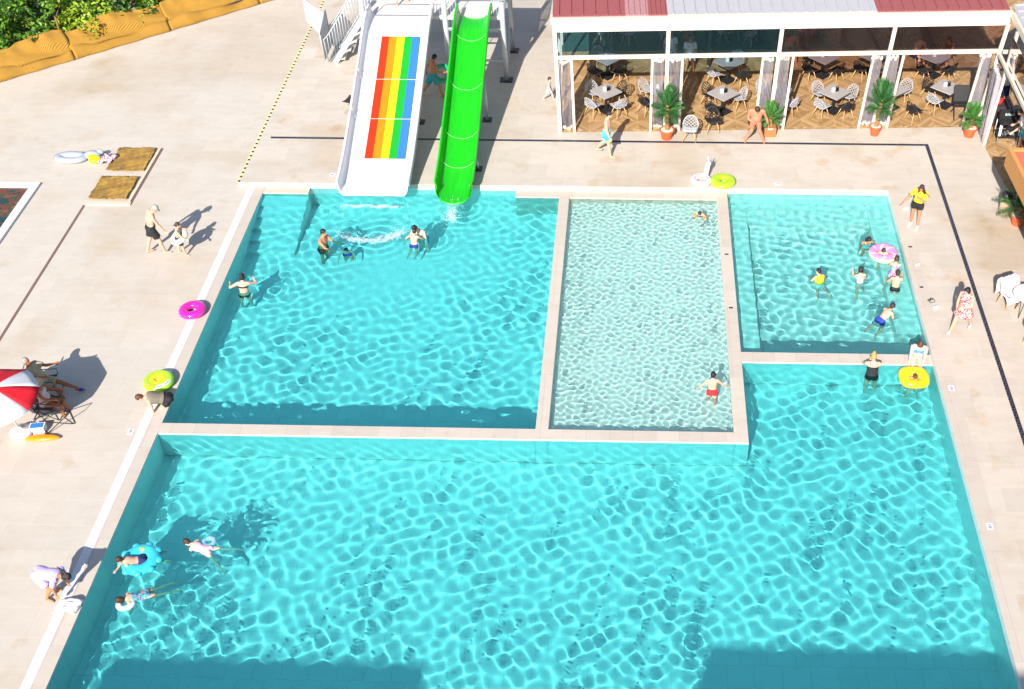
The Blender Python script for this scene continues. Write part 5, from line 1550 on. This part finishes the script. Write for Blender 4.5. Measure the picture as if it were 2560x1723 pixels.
def bush(x, y, R, H, label, seed, mix=(.45, .38, .17)):
    rnd = np.random.default_rng(seed)
    t = thing('bush', label, 'bush', (x, y, -.5), 0, 'bushes behind the ochre fence')
    for q in range(4):
        a = q * 1.6 + seed; g = MB(); g.tube([(0, 0, 0), (.3 * R * math.cos(a), .3 * R * math.sin(a), H * .45), (.6 * R * math.cos(a), .6 * R * math.sin(a), H * .8)], [.07, .05, .015], 6); g.build('branch', barkm, t, True)
    ncl = int(34 * R * R / 1.6); V, F, MI = [], [], []
    for c in range(ncl):
        while True:
            p = rnd.uniform(-1, 1, 3)
            if .25 < (p ** 2).sum() < 1 and p[2] > -.75: break
        p = p * np.array([R, R, H * .55]) + np.array([0, 0, H * .55])
        rr = rnd.uniform(.22, .5); mi = rnd.choice(3, p=mix)
        nl = int(95 * (rr / .4) ** 1.5)
        q = rnd.normal(0, 1, (nl, 3)); q /= np.linalg.norm(q, axis=1)[:, None]; q *= (rnd.uniform(.3, 1, nl) ** .5)[:, None] * rr
        cc = p + q
        u = rnd.normal(0, 1, (nl, 3)); u[:, 2] *= .6; u /= np.linalg.norm(u, axis=1)[:, None]
        w = np.cross(u, rnd.normal(0, 1, (nl, 3))); w /= np.linalg.norm(w, axis=1)[:, None]
        sz = rnd.uniform(.06, .12, nl)[:, None]
        b0 = len(V)
        quad = np.stack([cc - u * sz, cc + w * sz * .45, cc + u * sz, cc - w * sz * .45], 1).reshape(-1, 3)
        V += quad.tolist()
        F += [(b0 + 4 * i, b0 + 4 * i + 1, b0 + 4 * i + 2, b0 + 4 * i + 3) for i in range(nl)]
        MI += [int(mi) if rnd.random() < .85 else int(rnd.integers(0, 3)) for _ in range(nl)]
    g = MB(); g.v, g.f, g.m = V, F, MI
    g.build('foliage', LM, t)
k = 0
BL = ['yellow green bush at the far left behind the fence', 'broad bush behind the fence, second from the left', 'dark gapped bush in the middle behind the fence', 'small bright bush leaning over the fence', 'bush behind the fence near its right end', 'thin dark bush at the right end of the bushes']
for i, (s_, of, R, H) in enumerate(((1.6, 2.6, 1.9, 3.2), (4.3, 2.9, 1.9, 3.0), (7.0, 2.7, 1.6, 2.5), (8.6, 1.9, 1.0, 1.7), (10.0, 2.6, 1.5, 2.2), (12.6, 2.8, 1.5, 2.0))):
    p = A + d * s_ + nn * (of - .5); bush(p.x, p.y, R, H, BL[i], 20 + i, ((.5, .37, .13), (.45, .4, .15), (.2, .4, .4), (.7, .25, .05), (.4, .4, .2), (.15, .4, .45))[i])
for i, (s_, of, R, H, lb) in enumerate(((2.8, 5.3, 2.4, 3.8, 'tall bush in the back row at the far left'), (6.5, 5.6, 2.3, 3.6, 'tall bush in the back row above the middle of the fence'), (10.2, 5.2, 2.1, 3.0, 'tall bush in the back row towards the right'))):
    p = A + d * s_ + nn * (of - .5); bush(p.x, p.y, R, H, lb, 40 + i)
# ================================================================ the bathers
P = person
D_ = .152
# ---- on the decks
P('older man in a grey cap and black shorts leading a child by the hand', -14.72, 29.28, 0, 62, 1.82, 'fair', ('short', 'grey'), [('shorts', 'black'), ('cap', 'greycap')],
  dict(lean=18, side=4, head=(28, 20), armR=(38, 6, 6), armL=(-8, 10, 12), legL=(-14, 3, 8), legR=(18, 3, 10)), 1.08)
P('small boy in black shorts wearing a pale patterned swim ring, walking hand in hand', -13.93, 29.22, 0, 80, 1.18, 'fair', ('short', 'brown'), [('shorts', 'black')],
  dict(lean=8, head=(10, 0), armL=(62, 22, 10), armR=(40, 40, 20), legL=(-10, 3, 6), legR=(14, 3, 8)))
pr = vinyl('pale_print_vinyl', (.70, .72, .74)); pr2 = vinyl('pale_print_yellow', (.78, .74, .35)); pr3 = vinyl('pale_print_blue', (.30, .45, .70))
t = ring('swim_ring', 'pale patterned swim ring round the small walking boy', -13.90, 29.22, .66, .21, .095, pr, .085, Matrix.Rotation(R_(-24), 3, 'Y') @ Matrix.Rotation(R_(14), 3, 'X'), mats=[pr, pr2, pr3], wall=lambda u, v: 0 if int(u * 18) % 3 == 0 else (1 if (int(u * 18) + int(v * 4)) % 3 == 1 else (2 if (int(u * 18 + v * 7)) % 5 == 0 else 0)))
P('man in teal trunks striding under the slides with a green ring under his arm', -7.46, 38.75, D_, 55, 1.78, 'tan', ('short', 'black'), [('shorts', 'teal')],
  dict(lean=14, head=(8, 0), armR=(30, 20, 60), armL=(-20, 18, 40), legL=(-24, 3, 22), legR=(32, 3, 26)), 1.04)
t = ring('swim_ring', 'dark green swim ring carried between the two slides', -7.12, 39.0, 1.02, .27, .09, vinyl('green_vinyl', (.02, .36, .20)), .09, Matrix.Rotation(R_(72), 3, 'X') @ Matrix.Rotation(R_(20), 3, 'Y'))
P('toddler in pale blue shorts walking towards the restaurant', -3.22, 38.66, D_, 100, .93, 'pale', ('short', 'brown'), [('shorts', 'paleblue')],
  dict(lean=4, head=(4, 0), armL=(-20, 18, 10), armR=(18, 14, 10), legL=(22, 3, 8), legR=(-24, 3, 14)))
P('man in turquoise and lime trunks walking along the black drain line', -1.02, 34.95, D_, 100, 1.72, 'fair', ('short', 'black'), [('shorts', 'trunks')],
  dict(lean=3, head=(16, 0), armL=(-10, 10, 10), armR=(10, 9, 16), legL=(-16, 2, 24), legR=(12, 2, 4)), 1.12)
P('heavy sunburnt man in dark briefs sitting on a chair with bowed head', 4.10, 36.40, D_ + .55, 184, 1.92, 'red', ('short', 'brown'), [('briefs', 'purpledark')],
  dict(lean=22, head=(38, 0), armL=(8, 22, 20), armR=(22, 12, 85, 50), legL=(80, 24, 88), legR=(80, 24, 88), flat=True), 1.34, anchor='pelvis')
P('young woman in a yellow top and black shorts with long dark hair and white trainers', 8.72, 30.95, D_, 206, 1.68, 'tan', ('longside', 'brown'), [('shirt', 'yellow'), ('trunks', 'black'), ('shoes', 'white')],
  dict(lean=6, side=-3, head=(24, -6), armL=(28, 4, 118, 42), armR=(16, 30, 16), legL=(3, 2, 4), legR=(-3, 3, 6)), 1.0, True)
P('woman in a red and white floral dress and white slippers walking along the right deck', 9.17, 25.92, D_, 222, 1.66, 'fair', ('bob', 'black'), [('dress', 'floral'), ('slippers', 'white')],
  dict(lean=4, head=(22, 6), armR=(14, 8, 60, 30), armL=(12, 6, 80, 50), legL=(-22, 4, 10), legR=(20, 5, 6)), 1.16, True)
P('woman in a lilac shirt bending over the white grate with a dark ponytail', -13.14, 16.35, 0, 100, 1.68, 'tan', ('pony', 'black'), [('shirt', 'lilac'), ('shorts', 'lilac')],
  dict(lean=92, pelvis=.75, head=(-12, 10), armL=(86, 6, 12), armR=(72, 10, 22), legL=(34, 4, 62), legR=(34, 5, 62)), 1.05, True)
g = MB(); V = []
rnd = random.Random(9)
for j in range(8):
    for i in range(8):
        u, v = i / 7 - .5, j / 7 - .5
        V.append((u * .5 + .1 * v, v * .36, .05 + .06 * math.sin(u * 8 + v * 6) * math.cos(v * 9) + .05 * math.cos(u * 5)))
g.add(V, [(j * 8 + i, j * 8 + i + 1, (j + 1) * 8 + i + 1, (j + 1) * 8 + i) for j in range(7) for i in range(7)])
o = g.build('child_shirt', CL['white'], None, True); solid(o, .02); o.location = (-12.60, 16.0, .03); tag(o, 'white crumpled shirt in the hands of the woman in lilac', 'clothing')
P('young man in black shorts climbing out over the pool corner in an olive vest', -12.36, 22.62, .20, 250, 1.70, 'fair', ('short', 'auburn'), [('trunks', 'black'), ('vest', 'greyolive')],
  dict(lean=74, pelvis=.8, head=(-6, 0), armL=(70, 16, 8), armR=(62, 20, 40), legL=(46, 6, 80), legR=(20, 8, 30), wet=1), 1.0, anchor='pelvis')
# ---- small pool edge
P('woman in a blue and white bikini sitting on the divider holding the yellow float', 7.82, 24.85, .10, 192, 1.68, 'pale', ('bun', 'auburn'), [('bikini_top', 'skyblue'), ('briefs', 'purpledark')],
  dict(lean=14, head=(32, 4), armR=(40, 4, 8), armL=(34, 2, 40, 22), legL=(74, 8, 80), legR=(74, 8, 84), wet=1), 1.22, True, anchor='pelvis')
t = thing('pool_float', 'yellow rounded square float with a child in it', 'float', (7.62, 24.10, .02))
g = MB(); g.torus((0, 0, 0), .24, .165, .12, None, 40, 12, 1.05, 1.0, None, 4.0); g.build('tube', yel, t, True)
g = MB(); g.lathe([(.01, -.06), (.15, -.06), (.16, -.02), (.15, 0), (.01, 0)], (0, 0, 0), 20); g.build('seat', yel, t)
text_part('SWIM SEAT', .07, mk('black_letters', (.02, .02, .02), .6, .1, 5), t, (.0, -.25, .122), (0, 0, 0), ext=.003)
P('child sitting low in the yellow square float with arms spread on it', 7.60, 24.06, -.24, 180, 1.10, 'fair', ('short', 'auburn'), [('trunks', 'navy')],
  dict(lean=10, head=(30, 0), armL=(55, 58, 30), armR=(48, 62, 20), legL=(60, 10, 60), legR=(50, 14, 40), wet=1), anchor='pelvis')
P('blond woman in a black swimsuit leaning on the divider, seen from behind', 6.52, 24.28, -.18, 4, 1.66, 'fair', ('bun', 'blond'), [('swimsuit', 'black')],
  dict(lean=16, head=(30, 0), armL=(62, 24, 110, 40), armR=(62, 24, 110, 40), legL=(-6, 4, 8), legR=(-2, 4, 6), wet=1), 1.15, True, anchor='pelvis')
P('boy in red trunks and dark goggles wading in the pale shallow pool', 2.10, 23.30, .16, 0, 1.28, 'fair', ('short', 'black'), [('trunks', 'red'), ('goggles', 'black')],
  dict(lean=4, head=(10, 14), armL=(10, 34, 10), armR=(14, 40, 10), legL=(8, 4, 10), legR=(-10, 4, 12), wet=1), anchor='pelvis')
P('toddler in orange armbands and navy trunks splashing in the shallow pool corner', 2.12, 31.80, -.10, 200, .95, 'pale', ('short', 'brown'), [('trunks', 'navy'), ('armbands', 'orange')],
  dict(lean=55, head=(-10, 0), armL=(50, 62, 10), armR=(50, 62, 10), legL=(-20, 12, 30), legR=(-10, 12, 20), wet=1), anchor='pelvis')
# ---- deep left pool
P('tanned man waist deep throwing his arms towards a swimming child', -9.78, 29.95, -.36, 108, 1.78, 'tan', ('short', 'black'), [('trunks', 'black')],
  dict(lean=4, side=-6, head=(6, 0), armL=(52, 10, 30), armR=(48, 4, 34), wet=1), 1.08, anchor='pelvis')
P('child with only the head above water next to the white splash', -9.06, 29.98, -.74, 170, 1.30, 'fair', ('wet', 'black'), [('trunks', 'blue')],
  dict(lean=30, head=(-20, 0), armL=(60, 50, 20), armR=(60, 60, 20), wet=1), anchor='pelvis')
P('bearded man waist deep bending towards a boy in blue trunks', -6.74, 30.55, -.34, 205, 1.78, 'pale', ('short', 'black'), [('shorts', 'teal')],
  dict(lean=20, side=6, head=(22, 10), armL=(28, 14, 20), armR=(46, 30, 30), wet=1), 1.0, anchor='pelvis')
P('boy in blue trunks lifted at the water by the bearded man', -6.92, 29.98, -.12, 15, 1.22, 'fair', ('short', 'black'), [('trunks', 'blue')],
  dict(lean=16, head=(16, 0), armL=(16, 48, 30), armR=(56, 30, 20), legL=(-20, 6, 30), legR=(-10, 6, 30), wet=1), anchor='pelvis')
P('woman in a black bikini with raised forearms by the left wall of the deep pool', -11.62, 27.5, -.22, 352, 1.66, 'fair', ('bun', 'black'), [('bikini_top', 'black'), ('briefs', 'black')],
  dict(lean=6, side=3, head=(14, 0), armL=(10, 56, 70), armR=(40, 66, 80), wet=1), 1.0, True, anchor='pelvis')
# ---- small pool
P('girl with dark wet hair stretching one arm out across the small pool', 7.22, 30.42, -.42, 170, 1.40, 'tan', ('long', 'black'), [('swimsuit', 'paleblue')],
  dict(lean=8, head=(26, 0), armR=(52, 74, 6), armL=(24, 40, 40), legL=(-12, 4, 20), legR=(8, 4, 20), wet=1), female=True, anchor='pelvis')
pd = vinyl('pink_donut', (.80, .25, .52)); pd2 = vinyl('donut_sprinkle', (.85, .62, .72)); pd3 = vinyl('donut_base', (.80, .70, .40))
t = ring('swim_ring', 'pink doughnut swim ring against the right wall of the small pool', 7.62, 29.72, .03, .31, .15, pd, .12, None, mats=[pd, pd2, pd3], wall=lambda u, v: 2 if (v < .02 or v > .62) else (1 if (int(u * 36) * 7 + int(v * 12) * 5) % 6 == 0 else 0))
P('child sitting inside the pink doughnut ring holding the pool edge', 7.60, 29.76, -.24, 182, 1.10, 'fair', ('bob', 'brown'), [('swimsuit', 'pinkblue')],
  dict(lean=8, head=(30, 0), armL=(50, 62, 10), armR=(46, 40, 20), legL=(50, 8, 40), legR=(50, 10, 40), wet=1), anchor='pelvis', female=True)
P('girl in a purple and red swimsuit hanging on the right edge beside the boy', 7.76, 28.70, -.02, 20, 1.25, 'fair', ('bob', 'brown'), [('swimsuit', 'multi')],
  dict(lean=40, head=(10, 0), armR=(90, 40, 20), armL=(60, 30, 30), legL=(-36, 10, 30), legR=(-24, 10, 50), wet=1), anchor='pelvis', female=True)
P('boy in black trunks seen from behind holding the right edge of the small pool', 7.74, 28.10, -.06, 10, 1.30, 'fair', ('short', 'brown'), [('trunks', 'black')],
  dict(lean=6, head=(10, 0), armR=(78, 40, 26), armL=(22, 28, 40), wet=1), anchor='pelvis')
P('boy in a yellow swim vest treading water in the middle of the small pool', 5.54, 28.35, -.22, 340, 1.22, 'fair', ('short', 'black'), [('vest', 'yellow'), ('trunks', 'paleblue')],
  dict(lean=18, head=(8, -30), armL=(36, 34, 60), armR=(30, 20, 60), legL=(-26, 18, 20), legR=(-30, 20, 10), wet=1), anchor='pelvis')
P('girl in a pale swimsuit with a hair bun standing in the small pool', 6.74, 28.38, -.18, 350, 1.30, 'fair', ('bun', 'black'), [('swimsuit', 'pinkpale')],
  dict(lean=10, head=(6, -40), armL=(66, 22, 60), armR=(30, 14, 60), legL=(-20, 8, 20), legR=(14, 10, 20), wet=1), anchor='pelvis', female=True)
P('boy in blue trunks and goggles swimming towards the right edge of the small pool', 7.10, 26.62, -.10, 52, 1.35, 'fair', ('short', 'brown'), [('trunks', 'blue'), ('goggles', 'navy')],
  dict(lean=58, pelvis=.8, head=(-24, 0), armL=(70, 20, 40), armR=(70, 20, 40), legL=(-22, 10, 30), legR=(-10, 14, 50), wet=1), anchor='pelvis')
# ---- near pool, lower left
tq = vinyl('turquoise_vinyl', (.04, .52, .66)); tg = vinyl('lime_patch', (.40, .72, .10))
t = thing('turtle_float', 'turquoise knobbly animal float under a swimming child', 'float', (-11.42, 17.40, .0))
g = MB(); g.torus((0, 0, 0), .30, .15, .11)
for k in range(9):
    a = k * .698; g.ell((.42 * math.cos(a), .42 * math.sin(a), .02), .10, .10, .07, None, 8, 6)
g.build('tube', tq, t, True)
g = MB(); g.ell((-.02, .25, .09), .08, .06, .04, None, 8, 6); g.ell((-.22, -.18, .09), .10, .05, .03, None, 8, 6); g.build('patch', tg, t, True)
P('child lying on the turquoise float with one arm raised and one in the water', -11.40, 17.38, .02, 245, 1.20, 'fair', ('short', 'brown'), [('trunks', 'navy')],
  dict(tilt=-62, lean=8, head=(-30, 0), armR=(150, 50, 10), armL=(110, 60, 20), legL=(-6, 12, 20), legR=(4, 12, 20), wet=1), anchor='pelvis')
P('girl in a blue patterned swimsuit floating face down with a pale ring', -11.02, 16.45, -.06, 242, 1.34, 'fair', ('bob', 'brown'), [('swimsuit', 'bluepattern')],
  dict(tilt=-76, lean=4, head=(-16, 0), armL=(66, 62, 40), armR=(60, 60, 46), legL=(-4, 8, 6), legR=(4, 8, 6), wet=1), anchor='pelvis', female=True)
ring('swim_ring', 'pale blue patterned swim ring under the head of the floating girl', -11.38, 16.2, -.04, .15, .075, pr, .06, mats=[pr, pr3], wall=lambda u, v: 1 if (int(u * 16) + int(v * 5)) % 4 == 0 else 0)
P('girl in pink and blue swimming on her side away from the others', -9.95, 17.75, -.05, 285, 1.34, 'pale', ('short', 'brown'), [('swimsuit', 'pinkblue')],
  dict(tilt=-74, roll=0, lean=6, head=(-20, 0), armL=(120, 60, 10), armR=(60, 40, 30), legL=(6, 26, 10), legR=(-4, 18, 10), wet=1), anchor='pelvis', female=True)
ring('swim_ring', 'small blue patterned swim ring beside the girl in pink', -9.98, 17.98, -.02, .12, .06, CL['navy'], .05, mats=[pr3, tq], wall=lambda u, v: 1 if (int(u * 14) + int(v * 6)) % 3 == 0 else 0)
# ---- under the umbrella
P('bather with blue slippers stretching bare legs out from under the umbrella', -15.75, 22.97, .44, 96, 1.80, 'brown', ('short', 'grey'), [('shirt', 'khaki'), ('shorts', 'khaki'), ('slippers', 'blue')],
  dict(lean=-28, head=(20, 0), armL=(40, 14, 40), armR=(40, 14, 40), legL=(78, 12, 18), legR=(70, 10, 46), flat=True), 1.1, anchor='pelvis')
P('bather in a straw sun hat sitting beside the umbrella pole', -15.37, 22.18, .44, 88, 1.66, 'brown', ('bob', 'brown'), [('sun_hat', 'straw'), ('swimsuit', 'pinkpale')],
  dict(lean=-8, head=(16, 0), armL=(40, 10, 40), armR=(40, 10, 40), legL=(80, 6, 70), legR=(80, 6, 76), flat=True), 1.15, True, anchor='pelvis')
# ---- in the restaurant and on the tower
FZ = .157
P('woman in a white blouse sitting behind the glass, left one of two', 1.22, 41.75, FZ + .52, 180, 1.66, 'tan', ('bob', 'grey'), [('shirt', 'white'), ('shorts', 'white')],
  dict(lean=8, head=(20, 0), armL=(30, 10, 80), armR=(30, 10, 80), legL=(84, 6, 84), legR=(84, 6, 84), flat=True), 1.1, True, anchor='pelvis')
P('woman in a white blouse with bare legs sitting right of the other white blouse', 1.95, 41.35, FZ + .52, 182, 1.68, 'tan', ('bob', 'brown'), [('shirt', 'white'), ('shorts', 'white')],
  dict(lean=8, head=(14, 0), armL=(30, 10, 80), armR=(30, 10, 80), legL=(70, 6, 60), legR=(84, 6, 84), flat=True), 1.1, True, anchor='pelvis')
chair('white', 1.22, 41.85, 180, 'white lattice chair under the left white blouse'); chair('white', 1.95, 41.45, 180, 'white lattice chair under the right white blouse')
P('bare chested man sitting behind the clear film of the third bay', 5.75, 41.9, FZ + .52, 165, 1.75, 'tan', ('short', 'brown'), [('shorts', 'navy')],
  dict(lean=18, head=(20, 0), armL=(50, 10, 40), armR=(30, 10, 60), legL=(84, 8, 84), legR=(84, 8, 84), flat=True), 1.1, anchor='pelvis')
chair('black', 5.75, 42.0, 165, 'black lattice chair under the bare chested man in the third bay')
P('bare shouldered man eating at the second row table of the rightmost bay', 10.5, 41.75, FZ + .52, 150, 1.75, 'fair', ('short', 'brown'), [('shorts', 'navy')],
  dict(lean=26, head=(26, 0), armL=(50, 10, 60), armR=(50, 10, 60), legL=(84, 8, 84), legR=(84, 8, 84), flat=True), 1.05, anchor='pelvis')
P('woman in black sitting opposite at the second row table of the rightmost bay', 11.75, 41.7, FZ + .52, 215, 1.65, 'tan', ('long', 'brown'), [('swimsuit', 'black')],
  dict(lean=16, head=(24, 0), armL=(50, 10, 60), armR=(50, 10, 60), legL=(84, 8, 84), legR=(84, 8, 84), flat=True), 1.0, True, anchor='pelvis')
chair('black', 10.45, 41.85, 150, 'black lattice chair under the bare shouldered man'); chair('black', 11.8, 41.8, 215, 'black lattice chair under the woman in black')
P('man in a white t-shirt looking down beside the corner curtain', 13.0, 38.3, FZ, 200, 1.78, 'fair', ('short', 'black'), [('shirt', 'white'), ('shorts', 'navy')],
  dict(lean=12, head=(34, 10), armL=(18, 8, 30), armR=(24, 8, 40)))
g = MB(); g.ell((0, 0, .1), .12, .1, .12); g.ell((.08, .05, .12), .08, .07, .09); o = g.build('red_bag', mk('red_bag_fabric', (.65, .02, .02), .6, .1, 6), None, True); o.location = (12.62, 37.35, .93); tag(o, 'red bag on the counter by the man in white', 'bag')
g = MB(); g.box(-.35, .3, -.3, .3, 0, .76); o = g.build('counter_block', dark); o.location = (12.75, 37.45, .158); tag(o, 'dark low counter beside the corner curtain', 'counter')
P('man in a white t-shirt and teal shorts leaning over the serving cart', 13.05, 35.35, FZ, 285, 1.78, 'fair', ('short', 'brown'), [('shirt', 'white'), ('shorts', 'teal'), ('shoes', 'white')],
  dict(lean=22, head=(26, 0), armL=(36, 8, 30), armR=(30, 8, 40), legL=(-20, 4, 6), legR=(10, 4, 10)))
P('person in a white and blue shirt by the dark bar at the right edge', 13.35, 36.3, FZ, 250, 1.75, 'tan', ('short', 'black'), [('shirt', 'white'), ('shorts', 'blue')],
  dict(lean=18, head=(20, 0), armL=(40, 8, 40), armR=(30, 8, 40)))
P('child stepping across the slide tower platform', -8.75, 41.1, 2.68, 250, 1.45, 'fair', ('short', 'brown'), [('trunks', 'red')],
  dict(lean=6, armL=(20, 10, 20), armR=(-10, 10, 20), legL=(24, 3, 20), legR=(-18, 3, 10)))
# ================================================================ finish
finish_pending()
for o in receivers:
    o.cycles.is_caustics_receiver = True
for o in list(SC.objects):
    if o.type == 'MESH' and o.parent is not None and o.parent.name.split('.')[0] in ('swim_ring', 'pool_float', 'turtle_float'):
        o.cycles.is_caustics_receiver = True
